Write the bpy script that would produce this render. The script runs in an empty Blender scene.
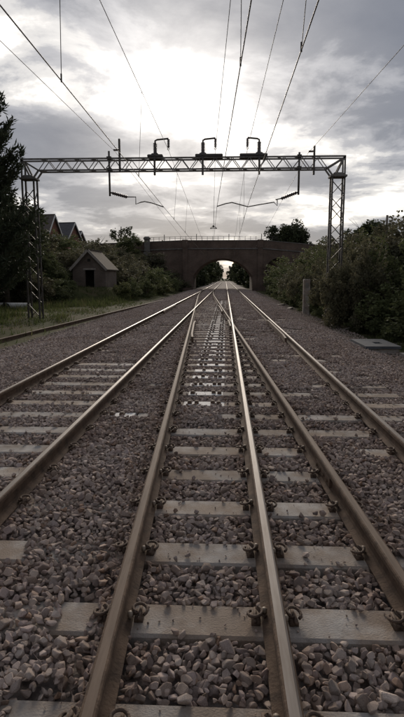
import bpy, bmesh, math, random
import numpy as np
from mathutils import Vector, Matrix, Euler
R = math.radians
scene = bpy.context.scene
COL = scene.collection

# ------------------------------------------------------------------ camera
cam_d = bpy.data.cameras.new('camera')
cam = bpy.data.objects.new('camera', cam_d); COL.objects.link(cam)
cam.location = (0, 0, 1.58)
cam.rotation_euler = (R(90 - 8.713), 0, R(2.548))
cam_d.sensor_fit = 'VERTICAL'; cam_d.sensor_height = 24; cam_d.lens = 24 * 522 / 717
cam_d.clip_start = 0.05; cam_d.clip_end = 6000
scene.camera = cam
scene.view_settings.view_transform = 'Standard'
scene.view_settings.look = 'None'
scene.view_settings.exposure = 1.02
scene.view_settings.gamma = 1.0
scene.cycles.use_denoising = True
scene.cycles.max_bounces = 6

# ------------------------------------------------------------------ sky and sun
SUN_EL, SUN_AZ = 18.5, 3.6           # degrees; azimuth to the left of +Y
sd = Vector((-math.sin(R(SUN_AZ)) * math.cos(R(SUN_EL)), math.cos(R(SUN_AZ)) * math.cos(R(SUN_EL)), math.sin(R(SUN_EL))))
world = bpy.data.worlds.new('World'); scene.world = world; world.use_nodes = True
wt = world.node_tree; wn = wt.nodes; wl = wt.links; wn.clear()
def N(t, **kw):
    n = wn.new(t)
    for k, v in kw.items(): setattr(n, k, v)
    return n
def wm(op, a, b=None, c=None):
    n = N('ShaderNodeMath', operation=op)
    for i, v in enumerate((a, b, c)):
        if v is None: continue
        if isinstance(v, (int, float)): n.inputs[i].default_value = v
        else: wl.new(v, n.inputs[i])
    return n.outputs[0]
tc = N('ShaderNodeTexCoord'); sep = N('ShaderNodeSeparateXYZ'); wl.new(tc.outputs['Generated'], sep.inputs[0])
zz = wm('ADD', wm('MAXIMUM', sep.outputs[2], 0.0), 0.14)
cmb = N('ShaderNodeCombineXYZ')
wl.new(wm('DIVIDE', sep.outputs[0], zz), cmb.inputs[0]); wl.new(wm('DIVIDE', sep.outputs[1], zz), cmb.inputs[1])
cmb.inputs[2].default_value = 4.3
def wnoise(scale, detail, rough, off, dist=0.0):
    mp = N('ShaderNodeMapping'); mp.inputs['Location'].default_value = off
    wl.new(cmb.outputs[0], mp.inputs[0])
    n = N('ShaderNodeTexNoise'); n.inputs['Scale'].default_value = scale; n.inputs['Detail'].default_value = detail
    n.inputs['Roughness'].default_value = rough; n.inputs['Distortion'].default_value = dist
    wl.new(mp.outputs[0], n.inputs['Vector']); return n.outputs['Fac']
def wramp(v, stops):
    r = N('ShaderNodeValToRGB'); r.color_ramp.interpolation = 'EASE'
    e = r.color_ramp.elements
    while len(e) < len(stops): e.new(0.5)
    for i, (p, c) in enumerate(stops): e[i].position = p; e[i].color = (*c, 1)
    wl.new(v, r.inputs[0]); return r.outputs[0]
SKY_OFF = (8.55, 10.95, 0)
n_big = wnoise(0.8, 7, 0.5, SKY_OFF, 0.2)
n_fine = wnoise(2.4, 9, 0.6, (SKY_OFF[0] + 3.5, SKY_OFF[1] + 1.6, 1), 0.25)
dens = wm('ADD', wm('MULTIPLY', n_big, 0.60), wm('MULTIPLY', n_fine, 0.40))
CLOUD = wramp(dens, [(0.38, (0.58, 0.553, 0.52)), (0.430, (0.325, 0.318, 0.314)), (0.464, (0.178, 0.182, 0.20)), (0.522, (0.092, 0.100, 0.122))])
nish = N('ShaderNodeTexSky', sky_type='NISHITA'); nish.sun_disc = False
nish.sun_elevation = R(SUN_EL); nish.sun_rotation = R(-SUN_AZ)
# light of the sun behind the cloud sheet, strongest towards the sun itself
dot = N('ShaderNodeVectorMath', operation='DOT_PRODUCT'); wl.new(tc.outputs['Generated'], dot.inputs[0]); dot.inputs[1].default_value = sd
dp = wm('MAXIMUM', dot.outputs['Value'], 0.0)
thin = wm('MAXIMUM', wm('SUBTRACT', 3.3, wm('MULTIPLY', dens, 5.0)), 0.1)
glow = wm('MULTIPLY', wm('ADD', wm('MULTIPLY', wm('POWER', dp, 95), 0.44), wm('MULTIPLY', wm('POWER', dp, 14), 0.07)), thin)
gl = N('ShaderNodeVectorMath', operation='SCALE'); gl.inputs[0].default_value = (1.0, 0.95, 0.88); wl.new(glow, gl.inputs['Scale'])
ad = N('ShaderNodeVectorMath', operation='ADD'); wl.new(CLOUD, ad.inputs[0]); wl.new(gl.outputs[0], ad.inputs[1])
SKYSTR = 0.1
sc10 = N('ShaderNodeVectorMath', operation='SCALE'); sc10.inputs['Scale'].default_value = 1.0 / SKYSTR; wl.new(ad.outputs[0], sc10.inputs[0])
gap = wramp(dens, [(0.30, (0.5,) * 3), (0.42, (0.03,) * 3)])
mx = N('ShaderNodeMix', data_type='RGBA'); wl.new(gap, mx.inputs[0]); wl.new(sc10.outputs[0], mx.inputs[6]); wl.new(nish.outputs[0], mx.inputs[7])
bg = N('ShaderNodeBackground'); bg.inputs[1].default_value = SKYSTR; wl.new(mx.outputs[2], bg.inputs[0])
wo = N('ShaderNodeOutputWorld'); wl.new(bg.outputs[0], wo.inputs[0])

sun_d = bpy.data.lights.new('sun', 'SUN'); sun_d.energy = 1.5; sun_d.angle = R(18); sun_d.color = (1.0, 0.88, 0.75)
sun = bpy.data.objects.new('sun', sun_d); COL.objects.link(sun)
sun.rotation_euler = sd.to_track_quat('Z', 'Y').to_euler(); sun.location = (-3, 40, 30)

# ------------------------------------------------------------------ materials
MATS = {}
def mat(name, base, rough=0.8, metal=0.0, var=None, nscale=6.0, detail=6, bump=0.0, bscale=None, spec=0.3, objrand=0.0, ramp=(0.35, 0.65), coord='Object', stops=None, stretch=None):
    m = bpy.data.materials.new(name); m.use_nodes = True; t = m.node_tree; n = t.nodes; l = t.links
    b = n['Principled BSDF']; b.inputs['Roughness'].default_value = rough; b.inputs['Metallic'].default_value = metal
    b.inputs['Specular IOR Level'].default_value = spec; b.inputs['Base Color'].default_value = (*base, 1)
    tcn = n.new('ShaderNodeTexCoord'); vec = tcn.outputs[coord]
    if stretch:
        mp = n.new('ShaderNodeMapping'); mp.inputs['Scale'].default_value = stretch; l.new(vec, mp.inputs[0]); vec = mp.outputs[0]
    out = None
    if var or stops:
        nz = n.new('ShaderNodeTexNoise'); nz.inputs['Scale'].default_value = nscale; nz.inputs['Detail'].default_value = detail
        nz.inputs['Roughness'].default_value = 0.62; l.new(vec, nz.inputs['Vector'])
        cr = n.new('ShaderNodeValToRGB'); e = cr.color_ramp.elements
        st = stops or [(ramp[0], base), (ramp[1], var)]
        while len(e) < len(st): e.new(0.5)
        for i, (p, c) in enumerate(st): e[i].position = p; e[i].color = (*c, 1)
        l.new(nz.outputs['Fac'], cr.inputs[0]); out = cr.outputs[0]
    if objrand:
        oi = n.new('ShaderNodeObjectInfo')
        hs = n.new('ShaderNodeHueSaturation')
        mr = n.new('ShaderNodeMapRange'); mr.inputs[3].default_value = 1 - objrand; mr.inputs[4].default_value = 1 + objrand
        l.new(oi.outputs['Random'], mr.inputs[0]); l.new(mr.outputs[0], hs.inputs['Value'])
        if out: l.new(out, hs.inputs['Color'])
        else: hs.inputs['Color'].default_value = (*base, 1)
        out = hs.outputs[0]
    if out: l.new(out, b.inputs['Base Color'])
    if bump:
        nb = n.new('ShaderNodeTexNoise'); nb.inputs['Scale'].default_value = bscale or nscale * 4; nb.inputs['Detail'].default_value = 6
        l.new(vec, nb.inputs['Vector'])
        bp = n.new('ShaderNodeBump'); bp.inputs['Strength'].default_value = bump; bp.inputs['Distance'].default_value = 0.02
        l.new(nb.outputs['Fac'], bp.inputs['Height']); l.new(bp.outputs[0], b.inputs['Normal'])
    MATS[name] = m
    return m
def brick_mat(name, c1, c2, mortar, bw=0.225, bh=0.075, ax='XZ'):
    m = bpy.data.materials.new(name); m.use_nodes = True; t = m.node_tree; n = t.nodes; l = t.links
    b = n['Principled BSDF']; b.inputs['Roughness'].default_value = 0.9; b.inputs['Specular IOR Level'].default_value = 0.2
    g = n.new('ShaderNodeTexCoord'); s = n.new('ShaderNodeSeparateXYZ'); l.new(g.outputs['Object'], s.inputs[0])
    a = n.new('ShaderNodeMath'); a.operation = 'ADD'; l.new(s.outputs[0], a.inputs[0]); l.new(s.outputs[1], a.inputs[1])
    c = n.new('ShaderNodeCombineXYZ'); l.new(a.outputs[0], c.inputs[0]); l.new(s.outputs[2], c.inputs[1])
    k = n.new('ShaderNodeTexBrick'); l.new(c.outputs[0], k.inputs['Vector'])
    k.inputs['Color1'].default_value = (*c1, 1); k.inputs['Color2'].default_value = (*c2, 1); k.inputs['Mortar'].default_value = (*mortar, 1)
    k.inputs['Scale'].default_value = 1; k.inputs['Brick Width'].default_value = bw; k.inputs['Row Height'].default_value = bh
    k.inputs['Mortar Size'].default_value = 0.006; k.inputs['Bias'].default_value = -0.1
    nz = n.new('ShaderNodeTexNoise'); nz.inputs['Scale'].default_value = 0.7; nz.inputs['Detail'].default_value = 8; l.new(g.outputs['Object'], nz.inputs['Vector'])
    r = n.new('ShaderNodeValToRGB'); r.color_ramp.elements[0].position = 0.3; r.color_ramp.elements[0].color = (0.45, 0.43, 0.42, 1); r.color_ramp.elements[1].position = 0.7
    l.new(nz.outputs['Fac'], r.inputs[0])
    mm = n.new('ShaderNodeMix'); mm.data_type = 'RGBA'; mm.blend_type = 'MULTIPLY'; mm.inputs[0].default_value = 0.8
    l.new(k.outputs['Color'], mm.inputs[6]); l.new(r.outputs[0], mm.inputs[7]); l.new(mm.outputs[2], b.inputs['Base Color'])
    bp = n.new('ShaderNodeBump'); bp.inputs['Strength'].default_value = 0.5; bp.inputs['Distance'].default_value = 0.01
    l.new(k.outputs['Fac'], bp.inputs['Height']); bp.invert = True; l.new(bp.outputs[0], b.inputs['Normal'])
    MATS[name] = m; return m
def leaf_mat(name, c1, c2, c3, trans=0.25):
    m = mat(name, c1, 0.7, 0, stops=[(0.3, c1), (0.5, c2), (0.72, c3)], nscale=1.6, detail=9, spec=0.15, objrand=0.22)
    t = m.node_tree; n = t.nodes; l = t.links; b = n['Principled BSDF']
    tr = n.new('ShaderNodeBsdfTranslucent'); mxs = n.new('ShaderNodeMixShader'); mxs.inputs[0].default_value = trans
    src = b.inputs['Base Color'].links[0].from_socket
    l.new(src, tr.inputs[0]); l.new(b.outputs[0], mxs.inputs[1]); l.new(tr.outputs[0], mxs.inputs[2])
    l.new(mxs.outputs[0], n['Material Output'].inputs[0]); return m

mat('stone', (0.3, 0.25, 0.23), 0.92, stops=[(0.3, (0.255, 0.220, 0.200)), (0.5, (0.38, 0.33, 0.302)), (0.75, (0.51, 0.447, 0.412))], nscale=26, bump=0.45, bscale=70, objrand=0.36, spec=0.12)
def tint(mname, stops, src='Random'):
    m = MATS[mname]; n = m.node_tree.nodes; l = m.node_tree.links; b = n['Principled BSDF']; old = b.inputs['Base Color'].links[0].from_socket
    oi = n.new('ShaderNodeObjectInfo'); ml = n.new('ShaderNodeMath'); ml.operation = 'MULTIPLY'; ml.inputs[1].default_value = 7.31; l.new(oi.outputs['Random'], ml.inputs[0])
    fr = n.new('ShaderNodeMath'); fr.operation = 'FRACT'; l.new(ml.outputs[0], fr.inputs[0])
    cr = n.new('ShaderNodeValToRGB'); e = cr.color_ramp.elements
    while len(e) < len(stops): e.new(0.5)
    for k, (p, c) in enumerate(stops): e[k].position = p; e[k].color = (*c, 1)
    l.new(fr.outputs[0], cr.inputs[0])
    mm = n.new('ShaderNodeMix'); mm.data_type = 'RGBA'; mm.blend_type = 'MULTIPLY'; mm.inputs[0].default_value = 1
    l.new(old, mm.inputs[6]); l.new(cr.outputs[0], mm.inputs[7]); l.new(mm.outputs[2], b.inputs['Base Color'])
tint('stone', [(0.0, (0.80, 0.74, 0.74)), (0.3, (1.0, 0.96, 0.95)), (0.55, (1.0, 0.92, 0.85)), (0.8, (1.05, 1.03, 1.0)), (0.93, (1.25, 1.2, 1.12)), (1.0, (0.75, 0.58, 0.46))])
mat('bed', (0.12, 0.10, 0.095), 0.95, spec=0.1, stops=[(0.3, (0.10, 0.084, 0.075)), (0.5, (0.20, 0.17, 0.153)), (0.7, (0.29, 0.25, 0.225))], nscale=16, detail=9, bump=1.0, bscale=22, coord='Object')
mat('concrete', (0.33, 0.30, 0.265), 0.95, stops=[(0.28, (0.20, 0.182, 0.165)), (0.45, (0.34, 0.319, 0.297)), (0.62, (0.42, 0.397, 0.37)), (0.8, (0.50, 0.475, 0.445))], nscale=4, detail=12, bump=0.3, bscale=90, objrand=0.13, spec=0.12)
def blotch(mname, scale, dark, lo=0.42, hi=0.60):
    m = MATS[mname]; n = m.node_tree.nodes; l = m.node_tree.links; b = n['Principled BSDF']; old = b.inputs['Base Color'].links[0].from_socket
    g = n.new('ShaderNodeNewGeometry'); nz = n.new('ShaderNodeTexNoise'); nz.inputs['Scale'].default_value = scale; nz.inputs['Detail'].default_value = 7; nz.inputs['Roughness'].default_value = 0.65
    l.new(g.outputs['Position'], nz.inputs['Vector']); cr = n.new('ShaderNodeValToRGB'); e = cr.color_ramp.elements
    e[0].position = lo; e[0].color = (*dark, 1); e[1].position = hi; e[1].color = (1, 1, 1, 1); l.new(nz.outputs['Fac'], cr.inputs[0])
    mm = n.new('ShaderNodeMix'); mm.data_type = 'RGBA'; mm.blend_type = 'MULTIPLY'; mm.inputs[0].default_value = 1
    l.new(old, mm.inputs[6]); l.new(cr.outputs[0], mm.inputs[7]); l.new(mm.outputs[2], b.inputs['Base Color'])
blotch('concrete', 2.3, (0.72, 0.63, 0.55)); blotch('stone', 0.55, (0.84, 0.80, 0.77), 0.38, 0.56)
mat('whitewash', (0.62, 0.60, 0.56), 0.85, stops=[(0.32, (0.22, 0.20, 0.185)), (0.44, (0.70, 0.685, 0.65)), (0.8, (0.82, 0.80, 0.77))], nscale=14, detail=9, bump=0.2, bscale=60, objrand=0.12, spec=0.2)
mat('rust', (0.14, 0.09, 0.06), 0.9, stops=[(0.3, (0.05, 0.034, 0.025)), (0.52, (0.105, 0.070, 0.048)), (0.68, (0.14, 0.095, 0.066)), (0.85, (0.23, 0.165, 0.115))], nscale=9, detail=10, bump=0.25, bscale=60, spec=0.25)
mat('rail_top', (0.3, 0.28, 0.25), 0.5, metal=0.6, stops=[(0.3, (0.15, 0.128, 0.108)), (0.6, (0.26, 0.24, 0.22))], nscale=3, detail=8, stretch=(8, 0.6, 8))
mat('rail_worn', (0.2, 0.18, 0.16), 0.6, metal=0.3, stops=[(0.3, (0.085, 0.066, 0.053)), (0.6, (0.155, 0.138, 0.126))], nscale=3, detail=8, stretch=(8, 0.6, 8))
mat('rail_dull', (0.17, 0.13, 0.10), 0.8, metal=0.0, stops=[(0.3, (0.09, 0.062, 0.044)), (0.6, (0.155, 0.112, 0.082))], nscale=4, detail=8, stretch=(8, 0.6, 8))
mat('clip', (0.075, 0.052, 0.04), 0.8, var=(0.12, 0.08, 0.055), nscale=30, bump=0.3, bscale=120)
mat('insulator_nub', (0.33, 0.27, 0.21), 0.6, var=(0.24, 0.19, 0.145), nscale=40)
mat('soil', (0.10, 0.08, 0.055), 1.0, spec=0.05, stops=[(0.3, (0.038, 0.046, 0.018)), (0.5, (0.055, 0.056, 0.025)), (0.7, (0.09, 0.07, 0.046))], nscale=0.8, detail=12, bump=0.8, bscale=9)
mat('galv', (0.22, 0.21, 0.195), 0.8, 0.1, var=(0.13, 0.115, 0.10), nscale=5)
mat('dark_metal', (0.06, 0.058, 0.056), 0.6, 0.3, var=(0.10, 0.085, 0.07), nscale=8)
mat('porcelain', (0.075, 0.05, 0.042), 0.3, var=(0.055, 0.04, 0.036), nscale=10, spec=0.5)
mat('wire', (0.06, 0.05, 0.042), 0.5, 0.5, var=(0.09, 0.075, 0.06), nscale=10)
brick_mat('bridge_brick', (0.165, 0.112, 0.085), (0.12, 0.088, 0.070), (0.14, 0.122, 0.105))
brick_mat('hut_brick', (0.18, 0.14, 0.115), (0.14, 0.11, 0.092), (0.18, 0.162, 0.145))
brick_mat('house_brick', (0.28, 0.12, 0.08), (0.22, 0.095, 0.065), (0.25, 0.21, 0.18))
mat('coping', (0.17, 0.155, 0.14), 0.9, var=(0.10, 0.09, 0.08), nscale=2, bump=0.2)
mat('roof_tile', (0.085, 0.075, 0.07), 0.9, var=(0.12, 0.095, 0.08), nscale=3, bump=0.4, bscale=14)
mat('slate', (0.07, 0.07, 0.078), 0.7, var=(0.10, 0.097, 0.1), nscale=3, bump=0.3, bscale=14)
mat('moss_roof', (0.10, 0.085, 0.06), 0.95, stops=[(0.3, (0.05, 0.045, 0.03)), (0.6, (0.085, 0.066, 0.05))], nscale=3, bump=0.4, bscale=14)
mat('white_paint', (0.72, 0.71, 0.68), 0.7, var=(0.55, 0.53, 0.5), nscale=4)
mat('barge', (0.30, 0.27, 0.24), 0.8, var=(0.22, 0.19, 0.165), nscale=6)
mat('glass', (0.03, 0.035, 0.04), 0.1, spec=0.6, var=(0.05, 0.055, 0.06), nscale=2)
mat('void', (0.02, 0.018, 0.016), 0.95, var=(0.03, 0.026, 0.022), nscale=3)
mat('bark', (0.07, 0.055, 0.042), 0.95, var=(0.11, 0.09, 0.07), nscale=9, bump=0.5)
mat('pipe_white', (0.78, 0.77, 0.74), 0.7, var=(0.62, 0.60, 0.56), nscale=4)
mat('black_plastic', (0.018, 0.018, 0.018), 0.5, var=(0.03, 0.03, 0.03), nscale=5)
mat('blue_grey', (0.11, 0.118, 0.13), 0.9, spec=0.1, var=(0.075, 0.08, 0.088), nscale=4, bump=0.15)
mat('timber', (0.16, 0.135, 0.11), 0.9, var=(0.24, 0.21, 0.18), nscale=9, stretch=(1, 6, 6), bump=0.3)
leaf_mat('conifer_leaf', (0.028, 0.036, 0.022), (0.042, 0.052, 0.030), (0.06, 0.066, 0.038), 0.1)
leaf_mat('bramble_leaf', (0.085, 0.083, 0.05), (0.118, 0.112, 0.068), (0.165, 0.15, 0.096), 0.3)
leaf_mat('bush_leaf', (0.078, 0.094, 0.04), (0.112, 0.128, 0.057), (0.155, 0.16, 0.078), 0.32)
leaf_mat('light_leaf', (0.075, 0.088, 0.032), (0.115, 0.125, 0.05), (0.17, 0.165, 0.075), 0.3)
leaf_mat('tree_leaf', (0.036, 0.045, 0.022), (0.052, 0.062, 0.030), (0.075, 0.08, 0.042), 0.2)
leaf_mat('blade', (0.048, 0.068, 0.022), (0.074, 0.090, 0.034), (0.125, 0.105, 0.06), 0.4)
leaf_mat('autumn_leaf', (0.10, 0.075, 0.035), (0.13, 0.095, 0.045), (0.17, 0.125, 0.065), 0.3)

def rail_dust(mname, strength, near=0.07, far=0.30):
    # brown brake and rail dust lying along each rail
    m = MATS[mname]; n = m.node_tree.nodes; l = m.node_tree.links; b = n['Principled BSDF']; old = b.inputs['Base Color'].links[0].from_socket
    g = n.new('ShaderNodeNewGeometry'); sp = n.new('ShaderNodeSeparateXYZ'); l.new(g.outputs['Position'], sp.inputs[0])
    def mt(op, a, c=None):
        q = n.new('ShaderNodeMath'); q.operation = op
        for i, v in enumerate((a, c)):
            if v is None: continue
            if isinstance(v, float): q.inputs[i].default_value = v
            else: l.new(v, q.inputs[i])
        return q.outputs[0]
    sl = mt('MULTIPLY', sp.outputs[1], 0.0433); cur = None
    for x0, s_ in ((-3.155, 0), (-1.65, 0), (0.263, 0), (1.768, 0), (-0.424, 1), (1.081, 1)):
        d = mt('ABSOLUTE', mt('SUBTRACT', mt('ADD', sp.outputs[0], sl) if s_ else sp.outputs[0], x0))
        cur = d if cur is None else mt('MINIMUM', cur, d)
    nz = n.new('ShaderNodeTexNoise'); nz.inputs['Scale'].default_value = 6; nz.inputs['Detail'].default_value = 6; l.new(g.outputs['Position'], nz.inputs['Vector'])
    cur = mt('ADD', cur, mt('MULTIPLY', mt('SUBTRACT', nz.outputs['Fac'], 0.5), 0.35))
    mr = n.new('ShaderNodeMapRange'); mr.inputs[1].default_value = near; mr.inputs[2].default_value = far; mr.inputs[3].default_value = strength; mr.inputs[4].default_value = 0; l.new(cur, mr.inputs[0])
    mm = n.new('ShaderNodeMix'); mm.data_type = 'RGBA'; mm.blend_type = 'MULTIPLY'; l.new(mr.outputs[0], mm.inputs[0])
    l.new(old, mm.inputs[6]); mm.inputs[7].default_value = (0.60, 0.44, 0.32, 1); l.new(mm.outputs[2], b.inputs['Base Color'])
rail_dust('concrete', 0.33); rail_dust('stone', 0.32)

# ------------------------------------------------------------------ mesh helpers
class MB:
    def __init__(s): s.v = []; s.f = []; s.m = []
    def add(s, vs, fs, mi=0):
        o = len(s.v); s.v += [tuple(p) for p in vs]; s.f += [tuple(i + o for i in f) for f in fs]; s.m += [mi] * len(fs); return s
    def box(s, a, b, mi=0):
        (x0, y0, z0), (x1, y1, z1) = a, b
        return s.add([(x0, y0, z0), (x1, y0, z0), (x1, y1, z0), (x0, y1, z0), (x0, y0, z1), (x1, y0, z1), (x1, y1, z1), (x0, y1, z1)],
                     [(0, 3, 2, 1), (4, 5, 6, 7), (0, 1, 5, 4), (1, 2, 6, 5), (2, 3, 7, 6), (3, 0, 4, 7)], mi)
    def chbox(s, a, b, c, mi=0):     # box with its top edges chamfered
        (x0, y0, z0), (x1, y1, z1) = a, b; zc = z1 - c
        vs = [(x0, y0, z0), (x1, y0, z0), (x1, y1, z0), (x0, y1, z0), (x0, y0, zc), (x1, y0, zc), (x1, y1, zc), (x0, y1, zc),
              (x0 + c, y0 + c, z1), (x1 - c, y0 + c, z1), (x1 - c, y1 - c, z1), (x0 + c, y1 - c, z1)]
        fs = [(0, 3, 2, 1), (8, 9, 10, 11)]
        for lo, hi in ((0, 4), (4, 8)):
            for i in range(4): j = (i + 1) % 4; fs.append((lo + i, lo + j, hi + j, hi + i))
        return s.add(vs, fs, mi)
    def bar(s, p, q, w, h=None, mi=0):
        p = Vector(p); q = Vector(q); d = (q - p).normalized(); h = h or w
        up = Vector((0, 0, 1)) if abs(d.z) < 0.95 else Vector((0, 1, 0))
        a = d.cross(up).normalized(); b = a.cross(d)
        vs = [c + a * (i * w / 2) + b * (j * h / 2) for c in (p, q) for i, j in ((-1, -1), (1, -1), (1, 1), (-1, 1))]
        return s.add(vs, [(0, 1, 2, 3), (7, 6, 5, 4), (0, 4, 5, 1), (1, 5, 6, 2), (2, 6, 7, 3), (3, 7, 4, 0)], mi)
    def tube(s, pts, r, n=8, mi=0):
        pts = [Vector(p) for p in pts]; rr = r if hasattr(r, '__len__') else [r] * len(pts)
        rings = []; ref = None
        for i, p in enumerate(pts):
            d = (pts[min(i + 1, len(pts) - 1)] - pts[max(i - 1, 0)]).normalized()
            if ref is None: ref = Vector((0, 0, 1)) if abs(d.z) < 0.9 else Vector((1, 0, 0))
            a = (ref - d * ref.dot(d)).normalized(); ref = a; b = d.cross(a)
            rings.append([p + (a * math.cos(2 * math.pi * k / n) + b * math.sin(2 * math.pi * k / n)) * rr[i] for k in range(n)])
        vs = [v for g in rings for v in g]; fs = []
        for i in range(len(pts) - 1):
            for k in range(n):
                k2 = (k + 1) % n; fs.append((i * n + k, i * n + k2, (i + 1) * n + k2, (i + 1) * n + k))
        fs.append(tuple(range(n - 1, -1, -1))); fs.append(tuple((len(pts) - 1) * n + k for k in range(n)))
        return s.add(vs, fs, mi)
    def mesh(s, name, mats, smooth=False):
        me = bpy.data.meshes.new(name); me.from_pydata(s.v, [], s.f)
        for m in (mats if isinstance(mats, (list, tuple)) else [mats]): me.materials.append(MATS[m])
        if any(s.m): me.polygons.foreach_set('material_index', s.m)
        if smooth: me.polygons.foreach_set('use_smooth', [True] * len(s.f))
        me.update(); return me
    def build(s, name, mats, parent=None, smooth=False, loc=None, rz=0):
        return inst(name, s.mesh(name, mats, smooth), parent, loc, rz)
def inst(name, me, parent=None, loc=None, rz=0, scale=None):
    o = bpy.data.objects.new(name, me); COL.objects.link(o); o.parent = parent
    if loc is not None: o.location = loc
    if rz: o.rotation_euler = (0, 0, rz)
    if scale is not None: o.scale = scale if hasattr(scale, '__len__') else (scale,) * 3
    return o
def tag(o, label, cat, group=None):
    o['label'] = label; o['category'] = cat
    if group: o['group'] = group
    return o
def thing(name, label, cat, loc=(0, 0, 0), rz=0, group=None):
    return tag(inst(name, None, None, loc, rz), label, cat, group)
def struct(o): o['kind'] = 'structure'; return o
def stuff(o): o['kind'] = 'stuff'; return o
def np_mesh(name, v, f, matname):
    me = bpy.data.meshes.new(name); nf, k = f.shape
    me.vertices.add(len(v)); me.vertices.foreach_set('co', np.ascontiguousarray(v, dtype=np.float32).ravel())
    me.loops.add(nf * k); me.loops.foreach_set('vertex_index', np.ascontiguousarray(f, dtype=np.int32).ravel())
    me.polygons.add(nf); me.polygons.foreach_set('loop_start', np.arange(0, nf * k, k, dtype=np.int32))
    me.materials.append(MATS[matname]); me.update(calc_edges=True); return me
def vnoise(x, y, s, seed=0):
    x = np.asarray(x) * s + seed * 17.3; y = np.asarray(y) * s + seed * 9.1
    ix = np.floor(x); iy = np.floor(y); fx = x - ix; fy = y - iy
    h = lambda a, b: np.modf(np.abs(np.sin(a * 127.1 + b * 311.7) * 43758.5453))[0]
    ux = fx * fx * (3 - 2 * fx); uy = fy * fy * (3 - 2 * fy)
    return (h(ix, iy) * (1 - ux) + h(ix + 1, iy) * ux) * (1 - uy) + (h(ix, iy + 1) * (1 - ux) + h(ix + 1, iy + 1) * ux) * uy
def smooth(a, b, x):
    t = np.clip((np.asarray(x, dtype=float) - a) / (b - a), 0, 1); return t * t * (3 - 2 * t)
rng = np.random.default_rng(7); random.seed(7)

# ------------------------------------------------------------------ terrain
XA, XB, XD, XF = -3.155, -1.65, 0.263, 1.768
ZS = -0.165                                   # top of the sleepers, rail tops at 0
def cross(y):                                 # the crossover's offset, straight then easing to a tangent
    y = np.asarray(y, dtype=float)
    lin = -0.497 - 0.0433 * (np.minimum(y, 46) - 1.68)
    t = np.clip(y - 46, 0, 35); return lin - (0.0433 * t - 0.0433 * t * t / 70)
def xC(y): return cross(y)
def xE(y): return cross(y) + 1.505
def ground(x, y):
    x = np.asarray(x, dtype=float); y = np.asarray(y, dtype=float)
    toeL = -13.2 + 4.9 * smooth(31, 41, y)
    left = -0.32 + 0.22 * smooth(-6.2, -8.5, x) + 0.36 * np.maximum(0, toeL - x) * smooth(0, 3, toeL - x)
    left = np.minimum(left, 3.4 + 0.02 * np.maximum(0, -x - 20))
    right = -0.34 - 0.12 * smooth(4.0, 4.8, x) + 0.34 * np.maximum(0, x - 5.4) * smooth(0, 3, x - 5.4)
    right = np.minimum(right, 3.2 + 0.01 * np.maximum(0, x))
    z = np.where(x < 0, left, right)
    pad = smooth(-13.8, -12.8, x) * smooth(-8.2, -9.4, x) * smooth(39.3, 41.2, y) * smooth(48, 46, y)
    z = z * (1 - pad) + 0.88 * pad
    ramp = 6.2 * smooth(24, 0, np.maximum(0, np.abs(y - 89.5) - 5)) * np.where(x < 0, smooth(-7.0, -14, x), smooth(8, 15, x))
    z = np.maximum(z, ramp - 0.4)
    far = smooth(110, 160, y)
    cutting = -0.35 + 0.3 * np.clip(np.abs(x + 0.7) - 6.5, 0, 8)
    z = z * (1 - far) + cutting * far
    return z + 0.10 * (vnoise(x, y, 0.7, 3) - 0.5) * np.clip((np.abs(x + 0.7) - 5.2) / 2, 0, 1)
gx = np.unique(np.concatenate([np.linspace(-900, -60, 15), np.linspace(-60, -20, 33), np.linspace(-20, -5, 46), np.linspace(-5, 4, 7), np.linspace(4, 20, 49), np.linspace(20, 60, 33), np.linspace(60, 900, 15)]))
gy = np.unique(np.concatenate([np.linspace(-60, -5, 12), np.linspace(-5, 60, 131), np.linspace(60, 130, 71), np.linspace(130, 400, 40), np.linspace(400, 3000, 14)]))
GX, GY = np.meshgrid(gx, gy); GZ = ground(GX, GY)
idx = np.arange(GX.size).reshape(GX.shape)
fc = np.stack([idx[:-1, :-1], idx[:-1, 1:], idx[1:, 1:], idx[1:, :-1]], -1).reshape(-1, 4)
struct(inst('ground', np_mesh('ground', np.stack([GX, GY, GZ], -1).reshape(-1, 3), fc, 'soil')))

# ------------------------------------------------------------------ ballast level and cover
ROW0, ROWS = 1.79, 0.672
def expo(x, y):                                # 1 where the sleeper tops lie bare
    x = np.asarray(x, dtype=float); y = np.asarray(y, dtype=float)
    c = xC(y); e = xE(y)
    n1 = vnoise(x, y, 2.2, 5); n2 = vnoise(x, y, 0.6, 8)
    k = np.zeros(np.broadcast(x, y).shape)
    cd = (x > c) & (x < XD) & (y < 44) & ~((y > 6.1) & (y < 7.0) & (x < -0.05))
    de = (x >= XD) & (x < e) & (y < 18)
    k = np.where(cd | de, 1.0, k)
    ef = (x >= np.maximum(e, XD)) & (x < XF) & (n1 * 0.6 + n2 * 0.4 > 0.56)
    k = np.where(ef, 1.0, k)
    ab = (x > XA - 0.1) & (x < XB) & ((y < 10.9) | (n1 * 0.5 + n2 * 0.5 > 0.63))
    k = np.where(ab, 1.0, k)
    rf = (x >= XF) & (x < 2.62) & (((y > 6.2) & (y < 8.4)) | (n1 > 0.74))
    k = np.where(rf, 1.0, k)
    bc = (x >= XB) & (x <= c) & (((np.abs(y - 2.46) < 0.2) & (x > -0.86) & (x < -0.68)) | ((np.abs(y - 3.13) < 0.2) & (x < -1.24)) | ((np.abs(y - 1.79) < 0.2) & (x < -0.6)) | ((np.abs(y - 6.5) < 0.12) & (x > -1.5) & (x < -0.98)) | (n1 * 0.6 + n2 * 0.4 > 0.78)) & ~((x > -1.3) & (x < -0.88) & (y < 6))
    k = np.where(bc, 1.0, k)
    return k
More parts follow.
